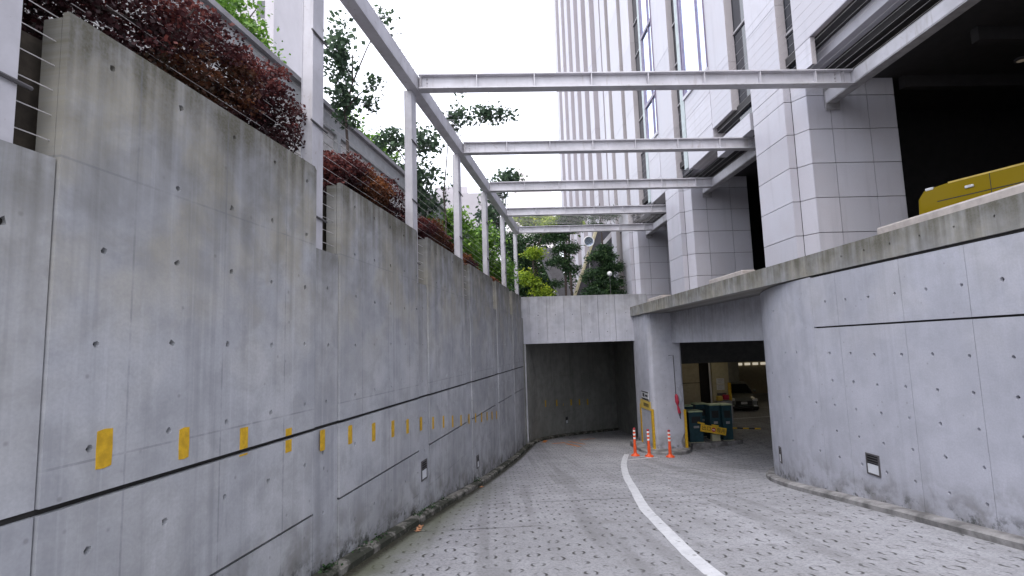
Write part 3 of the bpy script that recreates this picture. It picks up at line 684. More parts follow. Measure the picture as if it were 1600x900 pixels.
# ticket machines and barrier
M['cab'] = flat('dark_teal_paint', (.018, .055, .07), .4, .1, .2, 8); M['cabtop'] = flat('pale_green_lid', (.42, .50, .30), .5, var=.1)
M['blk'] = flat('black_rubber', (.015, .015, .016), .6); M['ylw'] = flat('yellow_board', (.68, .42, .03), .5, var=.12)
M['pale'] = flat('cream_block', (.50, .48, .33), .8)
def machine(x, y, w, d, h, lab, rz=0):
    t = thing('ticket_machine', lab, 'ticket machine', (x, y, -4.0), rz, 'ticket and barrier machines in the garage entrance')
    bevel(MB().box(-w/2, w/2, -d/2, d/2, 0, h-.05).build('cabinet', M['cab'], t), .015)
    bevel(MB().box(-w/2-.02, w/2+.02, -d/2-.03, d/2+.02, h-.05, h).build('lid', M['cabtop'], t), .012)
    MB().box(-w*.32, w*.32, -d/2-.012, -d/2+.001, h*.62, h*.82).build('panel', M['blk'], t)
    MB().box(-w*.2, w*.2, -d/2-.02, -d/2-.012, h*.45, h*.52).build('slot', M['steel_d'], t)
    MB().box(-w/2-.03, w/2+.03, -d/2-.03, d/2+.03, -.12, 0).build('plinth', M['pale'], t)
    return t
machine(8.05, 21.9, .55, .5, 1.22, 'nearest dark teal machine with a lid of its own, left of the barrier board')
machine(8.0, 22.72, .5, .5, 1.35, 'dark teal machine half hidden behind the pillar edge')
machine(8.8, 23.2, .5, .5, 1.36, 'dark teal machine in the back between the two front groups')
machine(8.97, 22.2, .42, .5, 1.42, 'left one of the twin tall teal machines behind the barrier board')
machine(9.41, 22.15, .40, .6, 1.42, 'right one of the twin tall teal machines, nearest the barrier arm', .05)
t = thing('kerb_island', 'low concrete island under the ticket machines', 'kerb', (0, 0, 0))
ip = smooth_path([(7.9, 21.3), (8.3, 21.35), (9.3, 21.6), (9.95, 21.75), (10.05, 22.1), (9.9, 24.5)], 1)
MB().prism([(7.77, 24.5), (7.77, 21.4)]+[(p.x, p.y) for p in ip], -4.4, -4.01).build('kerb_body', M['kerb_r'], t)
for x in (7.93, 8.72): bevel(MB().box(x, x+.32, 21.75, 22.0, -4.01, -3.75).build('cream_block', M['pale'], t), .02)
t = thing('barrier_arm', 'yellow and black barrier arm with a yellow lettered board', 'barrier', (8.12, 21.45, -3.40), 0)
e = Vector((1.06, .05, -.22))
def along(p0, p1, x0, x1, z0, z1, th): # box between two params on a slanted line
    d = (p1-p0).normalized(); zz = Vector((0, 0, 1)); zz = (zz-d*zz.dot(d)).normalized(); yy = zz.cross(d)
    return Matrix(((d.x, yy.x, zz.x, p0.x), (d.y, yy.y, zz.y, p0.y), (d.z, yy.z, zz.z, p0.z), (0, 0, 0, 1)))
Mx = along(Vector((0, 0, 0)), e, 0, 0, 0, 0, 0)
bd = bevel(MB().box(.02, 1.08, -.02, .0, -.14, .14, 0, Mx).build('board', M['ylw'], t), .004)
def text(body, size, mat, parent, MW, name='lettering'):
    cu = bpy.data.curves.new(name, 'FONT'); cu.body = body; cu.size = size; cu.extrude = .002; cu.align_x = 'CENTER'; cu.align_y = 'CENTER'
    tmp = bpy.data.objects.new('tmp', cu); COL.objects.link(tmp); bpy.context.view_layer.update()
    me = bpy.data.meshes.new_from_object(tmp.evaluated_get(bpy.context.evaluated_depsgraph_get())); bpy.data.objects.remove(tmp)
    me.transform(MW); me.materials.clear(); me.materials.append(mat); o = bpy.data.objects.new(name, me); COL.objects.link(o); o.parent = parent; return o
RX = Matrix.Rotation(math.pi/2, 4, 'X')
for s_, x in (('出', .16), ('口', .35), ('専', .76), ('用', .95)): text(s_, .19, M['ink'], bd, Mx @ Matrix.Translation((x, -.024, 0)) @ RX)
b = MB(); b.tube([(0, -.022, 0), (0, -.026, 0)], .085, 20); b.v = [Mx @ (v+Vector((.555, 0, 0))) for v in b.v]; b.build('no_entry_disc', M['red'], bd)
MB().box(.50, .61, -.029, -.0265, -.018, .018, 0, Mx).build('disc_bar', M['refl'], bd)
for x in (-.12, .46): bevel(MB().box(x, x+.28, -.03, .03, .145, .20, 0, Mx).build('bracket', M['ylw'], t), .006)
Ma = along(Vector((0, 0, 0)), Vector((1, .3, -.10)), 0, 0, 0, 0, 0)
for k in range(6): MB().box(1.25+.3*k, 1.55+.3*k-.002, .05, .09, -.03, .03, 0, Ma).build('arm_segment', M['ylw'] if k % 2 else M['blk'], t)

# ------------------------------------------------------------------ stone piers and facade of the office building
def tile(p0, p1, z0, z1, parent, mat='stone', name='stone_tile', t=.03, gp=.007):
    """stone panel over the plan line p0->p1 (outside is to the right of the direction)"""
    a, b = Vector(p0), Vector(p1); d = (b-a).normalized(); n_ = Vector((d.y, -d.x)); j = random.uniform(-.0015, .0015)
    a = a+d*gp; b = b-d*gp
    P = [a+n_*(j-t), b+n_*(j-t), b+n_*j, a+n_*j]; mb = MB(); zz = (z0+gp, z1-gp)
    for z in zz:
        for q in P: mb.v.append(Vector((q.x, q.y, z)))
    mb.add([], []); mb.f = [(0, 3, 2, 1), (4, 5, 6, 7), (0, 1, 5, 4), (1, 2, 6, 5), (2, 3, 7, 6), (3, 0, 4, 7)]; mb.mi = [0]*6
    return mb.build(name, M[mat], parent)
XP = 6.27; rows = [1.5]+[2.07+.715*k for k in range(0, 5)]+[5.30]
def pier(Yf, lab, x1=8.44):
    t = thing('stone_pier', lab, 'pier')
    ed_ = [(XP, Yf+1.6), (XP, Yf+.3), (XP+.16, Yf+.3), (XP+.31, Yf), (7.06, Yf), (7.85, Yf), (x1, Yf)]
    for a, b in zip(ed_, ed_[1:]):
        for z0, z1 in zip(rows, rows[1:]): tile(a, b, z0, z1, t)
    cx = .025
    MB().prism([(XP+cx, Yf+1.6), (x1-.001, Yf+1.6), (x1-.001, Yf+cx), (XP+.31+cx, Yf+cx), (XP+.18, Yf+.3+cx), (XP+cx, Yf+.3+cx)], 1.49, 5.3).build('pier_core', M['stone_c'], t)
    for z0, z1 in zip(rows, rows[1:]): tile((x1, Yf), (x1, Yf+1.6), z0, z1, t)
pier(10.3, 'nearest and largest stone clad pier, right of the first crossbeam'); pier(16.75, 'middle stone clad pier on the deck, between the nearest and farthest piers'); pier(23.2, 'farthest stone clad pier above the pillar, beside the pine', 8.2)

bd_ = thing('office_building', 'tall stone clad office building with tall windows rising over the ramp', 'building')
def pilaster(y0, y1, z0, z1=32, x0=XP, dep=.5, step=2.86, ret=.2):
    zs = [z0]; k = math.ceil((z0-7.12)/step+.3)
    z = 7.12+step*k
    while z < min(z1, 17): zs.append(z); z += step
    zs += [min(z1, 22), z1] if z1 > 22 else [z1]
    for a, b in zip(zs, zs[1:]):
        tile((x0, y1), (x0, y0), a, b, bd_, 'stone', 'stone_panel', gp=.005)
        tile((x0, y0), (x0+ret, y0), a, b, bd_, 'stone_w', 'stone_panel', gp=.003)
    MB().box(x0+.025, x0+dep, y0+.02, y1-.0, z0+.02, z1).build('pilaster_core', M['stone_w'], bd_)
PIL = [(3.2, 10.05, 5.75), (10.62, 11.92, 5.3), (12.9, 14.1, 5.82), (17.1, 18.65, 5.3), (21.6, 22.9, 5.6), (23.5, 25.2, 5.3), (25.9, 26.9, 2)]
for (a, b, z) in PIL: pilaster(a, b, z)
tile((XP, 10.05), (XP, 9.54), 5.2, 5.75, bd_, name='stone_panel'); tile((XP, 9.54), (XP+.10, 9.54), 5.2, 5.75, bd_, 'stone_w', 'stone_panel')
# recessed dark windows
for k, (a, b) in enumerate(((10.05, 10.64), (11.92, 12.92), (16.05, 17.12), (18.6, 21.65), (22.9, 23.5), (25.2, 25.9))):
    w_ = MB().box(XP+.215, XP+.25, a-.03, b+.03, 5.4, 32).build('window', M['glass_d'], bd_)
    z = 6.4
    while z < 31: MB().box(XP+.17, XP+.215, a-.02, b+.02, z, z+.05).build('transom', M['steel_d'], w_); z += 1.43

# bright flush glass bays over stone spandrels
for (a, b, zb_) in ((14.12, 16.0, 7.66), (18.68, 20.0, 7.68)):
    for z0, z1 in ((5.3, 6.0), (6.0, 6.9), (6.9, zb_-.12)): tile((XP, b), (XP, a), z0, z1, bd_, name='stone_panel')
    MB().box(XP+.03, XP+.5, a, b, 5.32, zb_-.1).build('spandrel_core', M['stone_w'], bd_)
    MB().box(XP-.05, XP+.2, a-.02, b+.02, zb_-.12, zb_-.02).build('sill', M['stone'], bd_)
    w_ = MB().box(XP+.01, XP+.05, a, b, zb_, 32).build('window', M['glass_b'], bd_)
    MB().box(XP-.01, XP+.2, b+.021, b+.33, 5.4, 32).build('teal_strip', M['teal'], bd_)
    mbx = MB()
    for y in (a, a+(b-a)*.28, a+(b-a)*.92, b): mbx.box(XP-.03, XP+.01, y-.025, y+.025, zb_, 32)
    if a > 18:
        z = zb_+1.4
        while z < 31: mbx.box(XP-.045, XP+.012, a, b, z, z+.12); z += 2.86
    mbx.build('mullion', M['frame'], w_)
# transfer band and dark underside
MB().box(6.65, 6.95, 3, 26, 5.45, 5.70).build('stone_band', M['stone'], bd_)
MB().box(6.35, 6.6, 12.2, 14.1, 5.0, 5.42).build('stone_band', M['stone'], bd_)
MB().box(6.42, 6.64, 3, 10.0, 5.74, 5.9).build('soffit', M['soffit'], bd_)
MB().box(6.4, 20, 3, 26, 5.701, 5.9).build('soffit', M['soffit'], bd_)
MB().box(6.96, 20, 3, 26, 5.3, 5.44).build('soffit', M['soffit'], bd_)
MB().box(6.7, 20, 10.0, 26.9, 5.95, 32).build('building_body', M['stone_c'], bd_)
MB().box(6.7, 20, 3.3, 10.0, 5.95, 32).build('building_body', M['stone'], bd_)
M['spot'] = flat('dim_spot_lens', (.3, .28, .25), .4, emit=((1, .8, .6), .06))
# dark entrance hall behind the piers
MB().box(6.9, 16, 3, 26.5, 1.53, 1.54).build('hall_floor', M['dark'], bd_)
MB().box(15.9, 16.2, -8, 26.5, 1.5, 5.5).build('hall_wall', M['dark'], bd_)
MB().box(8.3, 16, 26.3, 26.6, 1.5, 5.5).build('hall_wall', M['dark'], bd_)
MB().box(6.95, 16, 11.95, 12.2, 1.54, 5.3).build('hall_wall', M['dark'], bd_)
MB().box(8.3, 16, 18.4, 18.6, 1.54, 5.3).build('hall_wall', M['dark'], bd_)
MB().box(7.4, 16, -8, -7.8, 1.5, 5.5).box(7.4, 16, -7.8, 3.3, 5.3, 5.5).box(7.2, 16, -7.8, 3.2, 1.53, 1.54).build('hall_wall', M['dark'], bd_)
for k, (x, y) in enumerate(((10.5, 9.6), (12.5, 11.0), (13.0, 8.2))):
    f = thing('ceiling_spot', ['faint ceiling spot in the dark hall nearest the stone pier', 'faint ceiling spot deepest in the dark hall beside the pier', 'faint ceiling spot above the yellow vehicle in the dark hall'][k], 'lamp', (x, y, 5.3))
    MB().tube([(0, 0, 0), (0, 0, -.05)], .11, 14).build('housing', M['rod'], f); MB().tube([(0, 0, -.051), (0, 0, -.056)], .07, 14).build('lens', M['spot'], f)
for k in range(5): MB().box(8.6, 15.8, 3.4+1.7*k, 3.55+1.7*k, 5.05, 5.3).build('ceiling_rib', M['soffit'], bd_)
tag(MB().box(10.9, 11.05, 8.9, 9.05, 1.54, 2.25).build('bollard', M['steel_d']), 'small grey bollard in the dark hall beside the yellow car', 'bollard')

# ribbed tower behind
tw_ = thing('ribbed_tower', 'tall ribbed stone tower behind the trees at the end of the ramp', 'building')
p1 = Vector((7.54, 27.2)); dr = Vector((-.068, .9977)); pn = Vector((-dr.y, dr.x)); L_ = 16.4; NR = 8; md = L_/NR
def tpt(s, o_): q = p1+dr*s+pn*o_; return (q.x, q.y)
for k in range(NR+1):
    s = k*md-.98; a = tpt(s, .34); b = tpt(s+.95, .34); a0 = tpt(s, 0); b0 = tpt(s+.95, 0)
    zb_ = 2.0
    r = MB().prism([a0, a, b, b0], zb_, 52).build('rib', M['stone'], tw_)
    zs = 8.
    MB().prism([tpt(s-.004, .0), tpt(s-.004, .335), tpt(s+.001, .335), tpt(s+.001, 0)], zb_, 52).build('rib_shade', M['rib_shade'], r)  # thin darker sheet paints the shaded side of the rib
    for z in (5.0, 9.2, 13.5, 17.8, 22.1, 26.4): MB().prism([tpt(s-.01, .0), tpt(s-.01, .345), tpt(s+.96, .345), tpt(s+.96, 0)], z, z+.02).build('rib_joint', M['rib_shade'], r)
    if k < NR: MB().prism([tpt(s+.95, .0), tpt(s+.95, .05), tpt(s+md, .05), tpt(s+md, 0)], zb_, 52).build('slot_wall', M['rib_shade'], tw_)
q = [tpt(-1.2, -.01), tpt(L_-.1, -.01), tpt(L_-.1, -12), tpt(-1.2, -12)]
MB().prism(q, 6.2, 52).build('tower_body', M['stone_w'], tw_)
MB().prism([tpt(-.2, -3), tpt(L_-2, -3), tpt(L_-2, -3.3), tpt(-.2, -3.3)], 1.9, 6.2).build('lobby_wall', M['glass_d'], tw_)
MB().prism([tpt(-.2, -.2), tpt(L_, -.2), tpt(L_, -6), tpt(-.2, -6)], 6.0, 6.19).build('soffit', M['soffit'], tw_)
M['vdark'] = flat('dark_granite', (.055, .052, .065), .5, var=.15); M['vmid'] = flat('grey_granite', (.17, .165, .18), .5, var=.12)
def leg(name, P, y0, y1, mat):
    n = len(P); vs = [(x, y0, z) for x, z in P]+[(x, y1, z) for x, z in P]
    return MB().add(vs, [tuple(range(n))[::-1], tuple(range(n, 2*n))]+[(i, (i+1) % n, (i+1) % n+n, i+n) for i in range(n)]).build(name, mat, tw_)
YV = 29.
leg('slanted_leg', [(2.70, 5.35), (3.55, 5.35), (4.35, 2.9), (4.35, 1.9), (4.02, 1.9)], YV, YV+.8, M['vmid'])
leg('slanted_leg', [(4.37, 1.9), (7.2, 1.9), (7.5, 6.6), (6.15, 6.6)], YV, YV+.9, M['vdark'])  # widened past the leg; its dark colour also stands for the void's shade
leg('edge_trim', [(4.26, 1.9), (4.365, 1.9), (6.14, 6.6), (6.02, 6.6)], YV-.05, YV+.6, M['beige'])
leg('stair_rail', [(5.5, 4.6), (7.0, 6.15), (7.0, 6.45), (5.5, 4.85)], YV-.9, YV-.75, M['steel'])
tag(MB().box(7.05, 7.3, 26.9, 40, 1.9, 6.1).build('lobby_screen', M['vdark']), 'dark stone screen under the tower behind the pine', 'screen wall')

# ------------------------------------------------------------------ upper ground
tag(MB().box(-60, -3.4-.0, -30, 140, 1.3, 1.5).build('terrace_ground', M['paving']), kind='structure')
def Lq(s, o_): p = LW(s, 0, o_); return (p.x, p.y)
tag(MB().prism([Lq(-7.6, .26), Lq(23, .26), (-3, 24), (-12, 24), (-12, -6)], 1.0, 1.98).build('planter_soil', M['soil']), kind='structure')
tag(MB().prism([(.4, 23.26), (60, 23.26), (60, 140), (-60, 140), (-12, 24.1)], 1.2, 1.92).build('plaza_ground', M['paving']), kind='structure')
mb = MB()
mb.add([(-900, -900, -6.5), (900, -900, -6.5), (900, 900, -6.5), (-900, 900, -6.5)], [(0, 1, 2, 3)])
tag(mb.build('ground', M['paving']), kind='structure')

# ------------------------------------------------------------------ steel pergola
def hsec(mb, p0, p1, h, w, upv=Vector((0, 0, 1)), tf=.022, tw2=.016):
    """H-section along p0->p1"""
    p0, p1 = Vector(p0), Vector(p1); d = (p1-p0); L = d.length; d.normalize(); side = d.cross(upv).normalized(); u = side.cross(d)
    def bx(a0, a1, b0, b1):
        vs = [p+side*a+u*b for p in (p0, p1) for a, b in ((a0, b0), (a1, b0), (a1, b1), (a0, b1))]
        mb.add(vs, [(0, 3, 2, 1), (4, 5, 6, 7), (0, 1, 5, 4), (1, 2, 6, 5), (2, 3, 7, 6), (3, 0, 4, 7)])
    bx(-w/2, w/2, h/2-tf, h/2); bx(-w/2, w/2, -h/2, -h/2+tf); bx(-tw2/2, tw2/2, -h/2+tf, h/2-tf)
pg = thing('pergola', 'pale grey steel pergola frame spanning from the left wall to the stone piers', 'pergola')
YB = [6.2, 9.46, 12.74, 15.98, 19.1, 22.1]; XRB = 6.98; BZ0, BZ1 = 4.72, 5.0
def XL(y): return -1.30+.1944*(y-9.46)
for y in [2.95]+YB:
    mb = MB(); hsec(mb, (XL(y)+.1, y, (BZ0+BZ1)/2), (XRB-.05, y, (BZ0+BZ1)/2), BZ1-BZ0-.002, .2); mb.build('crossbeam', M['steel'], pg)
    x = XL(y)+1.15
    while x < XRB-.3: MB().box(x-.008, x+.008, y-.095, y+.095, BZ0+.02, BZ1-.02).build('stiffener_plate', M['steel'], pg); x += 1.06
for y in (9.46, 12.74):
    for x0 in (XL(y)+.13, XRB-.24):
        q = MB().box(x0, x0+.012, y-.09, y+.09, BZ0+.024, BZ1-.024).build('splice_plate', M['steel_d'], pg)
    for x0 in (XL(y)+.24, XRB-.36):
        for zz in (BZ0+.07, BZ0+.14, BZ0+.21): MB().tube([(x0, y-.008, zz), (x0, y-.028, zz)], .014, 6).build('bolt', M['steel_d'], pg)
# longitudinal members
mb = MB(); hsec(mb, (XL(-4)-.02, -4, 4.86), (XL(22.3)-.02, 22.3, 4.86), .28, .2); mb.build('edge_beam', M['steel'], pg)
mb = MB(); a = Vector((XL(-4)-.02, -4, 0)); b = Vector((XL(22.3)-.02, 22.3, 0)); d = (b-a).normalized(); sd_ = Vector((d.y, -d.x, 0))
mb.add([a+sd_*.1+Vector((0, 0, 4.745)), b+sd_*.1+Vector((0, 0, 4.745)), b+sd_*.1+Vector((0, 0, 4.975)), a+sd_*.1+Vector((0, 0, 4.975)),
        a+sd_*.092+Vector((0, 0, 4.745)), b+sd_*.092+Vector((0, 0, 4.745)), b+sd_*.092+Vector((0, 0, 4.975)), a+sd_*.092+Vector((0, 0, 4.975))], [(0, 1, 2, 3), (7, 6, 5, 4), (0, 4, 5, 1), (3, 2, 6, 7)])
mb.build('side_plate', M['steel'], pg)
for (a, b) in ((-4, 10.25), (12.0, 16.7), (18.5, 23.15)):
    mb = MB(); hsec(mb, (XRB+.06, a, 4.86), (XRB+.06, b, 4.86), .27, .2); mb.build('edge_beam', M['steel_d'], pg)
    MB().box(XRB-.045, XRB-.035, a, b, 4.75, 4.97).build('side_plate', M['steel'], pg)
    MB().box(XRB-.05, XRB+.25, b-.012, b+.02, 4.6, 5.08).build('end_plate', M['steel_d'], pg)
# posts behind the wall face
SP = [2.27, 5.66, 9.10, 12.45, 15.75, 18.97, 22.1]
def lboxv(s0, s1, o0, o1, z0, z1): return [LW(s_, z, o_) for z in (z0, z1) for s_, o_ in ((s0, o0), (s1, o0), (s1, o1), (s0, o1))]
BXF = [(0, 3, 2, 1), (4, 5, 6, 7), (0, 1, 5, 4), (1, 2, 6, 5), (2, 3, 7, 6), (3, 0, 4, 7)]
for s_ in SP:
    p_ = MB().add(lboxv(s_-.125, s_+.125, .062, .068, 1.18, 4.718), BXF).add(lboxv(s_-.125, s_+.125, .196, .202, 1.18, 4.718), BXF).add(lboxv(s_-.115, s_+.109, .0685, .1955, 1.18, 4.717), BXF).build('post', M['steel'], pg)
    MB().add(lboxv(s_-.16, s_+.17, .052, .23, 1.155, 1.182), BXF).build('base_plate', M['steel_d'], p_)
    for z in (1.55, 2.65, 3.75): MB().tube([LW(s_-.17, z+.01, .05), LW(s_+.19, z-.01, .045)], .013, 6).build('clamp_rod', M['rod'], p_)
# guard wires along the wall
wr = thing('guard_wires', 'thin horizontal steel wires strung along the posts above the left wall', 'wires')
for k in range(13):
    z = 1.30+.155*k; zo = .085 if z < 2.1 else .32; MB().tube([LW(-5, z, zo), LW(22.3, z, zo)], .0035, 4, cap=False).build('wire', M['wire'], wr)
tr = thing('trellis_wires', 'thin steel wires laid over the pergola crossbeams along the ramp', 'wires')
x = 4.3
while x < 6.95: MB().tube([(x, -3, 5.02), (x, 22.3, 5.02)], .0026, 4, cap=False).build('wire', M['wire'], tr); x += .165
for k in range(12):
    y = 19.4+.22*k; MB().tube([(XL(y), y, 5.025), (XRB-.1, y, 5.025)], .005, 4, cap=False).build('wire', M['wire'], tr)
y = 6.4
while y < 22.2:
    MB().tube([(XL(y)-.05, y, 5.03), (XL(y)+.22, y, 5.03)], .007, 4).build('wire_end', M['steel_d'], tr); y += .22
# overhead cables
for x, l in ((-2.95, 'pair of thin overhead cables running over the left post row'), (.22, 'pair of thin overhead cables running high over the ramp')):
    t = thing('overhead_cable', l, 'cable')
    for dx in (-.045, .045): MB().tube([(x+dx, y, 13.6+.0006*(y-40)**2) for y in range(-20, 101, 10)], .007, 5).build('cable', M['rod'], t)

# ------------------------------------------------------------------ slatted fence behind the planting
fn = thing('slatted_fence', 'white slatted fence under a heavy grey top beam behind the red maples', 'fence')
FO = 1.55
def lbox(mb, s0, s1, o0, o1, z0, z1, mi=0):
    vs = [LW(s, z, o_) for z in (z0, z1) for s, o_ in ((s0, o0), (s1, o0), (s1, o1), (s0, o1))]
    return mb.add(vs, [(0, 3, 2, 1), (4, 5, 6, 7), (0, 1, 5, 4), (1, 2, 6, 5), (2, 3, 7, 6), (3, 0, 4, 7)], mi)
M['fencew'] = flat('white_painted_slat', (.62, .61, .60), .6, var=.08); M['fbeam'] = flat('grey_painted_beam', (.40, .41, .42), .6, var=.12)
lbox(MB(), 1, 20.5, FO-.06, FO+.2, 3.98, 4.33).build('top_beam', M['fbeam'], fn)
lbox(MB(), 1, 20.5, FO-.14, FO-.061, 4.30, 4.38).build('coping', M['steel_d'], fn)
for k in range(12): lbox(MB(), 1, 20.5, FO, FO+.03, 2.0+.172*k, 2.0+.172*k+.15).build('slat', M['fencew'], fn)
s = 3.3
while s < 20.6: lbox(MB(), s-.06, s+.06, FO-.08, FO+.12, 1.98, 3.975).build('fence_post', M['fbeam'], fn); s += 2.85

# ------------------------------------------------------------------ foliage
def leaves(pts, size, jit=.5, shape='leaf'):
    """pts: (pos, value). Each leaf a folded four-point blade."""
    V = []; F = []; A = []
    for p, val in pts:
        s = size*random.uniform(1-jit, 1+jit); d = Vector((random.gauss(0, 1), random.gauss(0, 1), random.gauss(0, .6)-.2)).normalized()
        e = d.cross(Vector((random.gauss(0, 1), random.gauss(0, 1), random.gauss(0, 1)+.8))).normalized(); b = len(V)
        w = .42 if shape == 'leaf' else .16
        V += [p, p+d*s*.5+e*s*w*.9, p+d*s, p+d*s*.5-e*s*w]; F.append((b, b+1, b+2, b+3)); A += [val]*4
    return V, F, A
def leaf_obj(name, pts, size, mat, parent, jit=.5, shape='leaf'):
    V, F, A = leaves(pts, size, jit, shape); me = bpy.data.meshes.new(name); me.from_pydata([tuple(v) for v in V], [], F)
    at = me.attributes.new('lv', 'FLOAT', 'POINT'); at.data.foreach_set('value', A); me.materials.append(mat)
    o = bpy.data.objects.new(name, me); COL.objects.link(o); o.parent = parent; return o
def blob_pts(c, r, n, clump=.16, per=9, shell=.55, hollow=0):
    """points in clumps through an ellipsoid, uneven outline"""
    out = []; c = Vector(c); r = Vector(r); m_ = max(1, n//per); off = random.uniform(0, 50)
    for _ in range(m_):
        for _t in range(8):
            v = Vector((random.gauss(0, 1), random.gauss(0, 1), random.gauss(0, 1))).normalized()*(random.random()**shell)
            w = 1+.38*noise.noise(v*1.7+Vector((off, 0, 0)))
            if noise.noise(v*2.6+Vector((0, off, 0))) > -.22+hollow: break
        q = c+Vector((v.x*r.x, v.y*r.y, v.z*r.z))*w; base = min(1, max(0, random.gauss(.42+.22*v.z, .18)))
        for _k in range(per): out.append((q+Vector((random.gauss(0, clump), random.gauss(0, clump), random.gauss(0, clump*.6))), min(1, max(0, base+random.gauss(0, .16)))))
    return out
def tree(lab, base, top, blobs, leafsize, mat, r0=.06, cat='tree', lean=0, name='tree', clump=.14, per=9, shell=.55, shape='leaf', group=None, twigs=4, hollow=0):
    t = thing(name, lab, cat, base, 0, group); B = Vector(base); T = Vector(top)-B; mb = MB(); n = 7; pth = []
    for i in range(n):
        f = i/(n-1); pth.append(Vector((T.x*f+.05*math.sin(i*1.9+base[0]), T.y*f+.05*math.cos(i*2.3), T.z*f)))
    mb.tube(pth, [r0*(1-.65*i/(n-1)) for i in range(n)], 8)
    for (c, r, k) in blobs:
        C = Vector(c)-B; zz = max(.1*T.z, min(T.z*.97, C.z-.7*Vector(r).length*.6)); st = pth[min(n-1, int(zz/max(.1, T.z)*(n-1)))]
        mb.tube([st, st.lerp(C, .5)+Vector((0, 0, .05)), C], [r0*.42, r0*.3, r0*.15], 5)
        for _ in range(twigs):
            q = C+Vector((random.uniform(-1, 1)*r[0], random.uniform(-1, 1)*r[1], random.uniform(-1, 1)*r[2]))*.85
            mb.tube([st.lerp(C, .65), st.lerp(q, .8)+Vector((0, 0, .03)), q], [r0*.2, r0*.14, r0*.06], 4)
    mb.build('trunk', M['bark'], t)
    pts = []
    for (c, r, k) in blobs: pts += blob_pts(Vector(c)-B, r, k, clump, per, shell, hollow)
    leaf_obj('crown', pts, leafsize, M[mat], t, shape=shape)
    return t
def shrub(lab, s0, s1, o0, o1, z0, z1f, n, size, mats, seed, name='maple_shrub', cat='shrub'):
    random.seed(seed); t = thing(name, lab, cat, LW((s0+s1)/2, z0, (o0+o1)/2)); B = t.location; mb = MB(); P = {m_: [] for m_, _ in mats}
    for k in range(7):
        a = LW(random.uniform(s0+.3, s1-.3), z0-.05, (o0+o1)/2)-B; q = LW(random.uniform(s0, s1), z0+.75*z1f((s0+s1)/2), random.uniform(o0, o1))-B
        mb.tube([a, a.lerp(q, .5)+Vector((0, 0, .1)), q], [.03, .02, .006], 5)
    mb.build('stem', M['bark'], t)
    for _ in range(n//70):       # drooping layered pads of small leaves
        s = random.uniform(s0+.12, s1-.12); f = random.random()**.6; o_ = o0+.08+(o1-o0-.08)*random.random()
        top_ = z1f(s)*(1+.45*noise.noise(Vector((s*1.3, o_*1.2, seed))))*(1-.5*((o_-(o0+o1)/2)/((o1-o0)/2))**2*.5)*(1-.5*max(0, 1-min(s-s0, s1-s)/.35))
        z = z0-.03+top_*f; m_ = mats[0][0]
        for mm, thr in mats[1:]:
            if noise.noise(Vector((s*.9, z*1.3, seed+5))) > thr: m_ = mm
        base = min(1, max(0, random.gauss(.08+.62*f*f, .12))); rx = random.uniform(.10, .20)
        for _k in range(70):
            a_ = random.uniform(0, 6.283); r_ = rx*random.random()**.5; dz = -.35*r_*r_/rx+random.gauss(0, .028)
            P[m_].append((LW(s+r_*math.cos(a_), z+dz, max(o0, o_+r_*math.sin(a_)*.8))-B, min(1, max(0, base+.25*(dz > -.01)+random.gauss(0, .12)))))
    for m_, pts in P.items():
        if pts: leaf_obj('foliage', pts, size, M[m_], t, shape='leaf')
    return t
shrub('largest maroon maple shrub spilling over the wall top at upper left', .6, 5.75, .12, 1.1, 2.02, lambda s: 1.22 if s < 5.2 else 1.22-.55*(s-5.2), 60000, .036, [('lf_red', 0), ('lf_redo', .12), ('lf_dark', .40)], 3)
shrub('dark red maple shrub on the wall between the second and third posts', 6.55, 9.55, .26, 1.05, 2.0, lambda s: .80+.30*max(0, min(1, (s-6.6)/2)), 32000, .038, [('lf_red', 0), ('lf_redo', .3)], 11)
shrub('reddish brown maple shrub on the wall between the third and fourth posts', 10.1, 13.1, .26, 1.0, 2.0, lambda s: 1.0 if s < 12.4 else .8, 22000, .042, [('lf_red', 0), ('lf_redo', .1)], 21)
shrub('small red maple shrub beyond the fourth post on the wall', 14.0, 15.9, .26, .95, 2.0, lambda s: .6, 9000, .045, [('lf_red', 0), ('lf_redo', .1)], 31)
shrub('small rusty maple shrub at the far end of the wall top', 16.6, 20.5, .26, .85, 2.0, lambda s: .45, 8000, .05, [('lf_redo', 0), ('lf_red', .1)], 41)
random.seed(5)
tree('fresh green tree beyond the fence at the top left corner', (-5.4, 9.4, 1.5), (-5.1, 9.3, 5.2), [((-4.7, 9.1, 5.75), (.75, .8, .85), 5200), ((-5.6, 9.4, 6.3), (1.1, 1.0, 1.0), 6000), ((-4.25, 9.3, 5.3), (.45, .6, .5), 1900)], .075, 'lf_green', .12, clump=.13)
tree('bright green tree showing just above the fence beam beside the second post', (-5.5, 14.6, 1.5), (-5.2, 14.5, 5.8), [((-5.3, 13.6, 6.5), (.8, .8, .6), 2000), ((-4.3, 15.0, 6.3), (.9, 1.0, .55), 4600), ((-3.6, 16.5, 6.1), (.8, 1, .6), 3600)], .09, 'lf_green', .12, clump=.14)
tree('slender dark leaved tree growing just right of the second post', (-2.34, 8.6, 1.95), (-2.25, 8.7, 5.0), [((-2.42, 8.6, 4.9), (.24, .3, .8), 900), ((-2.35, 8.7, 4.1), (.18, .3, .5), 420), ((-1.95, 8.7, 4.15), (.16, .2, .12), 120), ((-1.88, 8.75, 4.5), (.12, .2, .1), 70), ((-1.75, 8.7, 5.6), (.3, .3, .15), 120)], .075, 'lf_blue', .035, clump=.07, per=5)
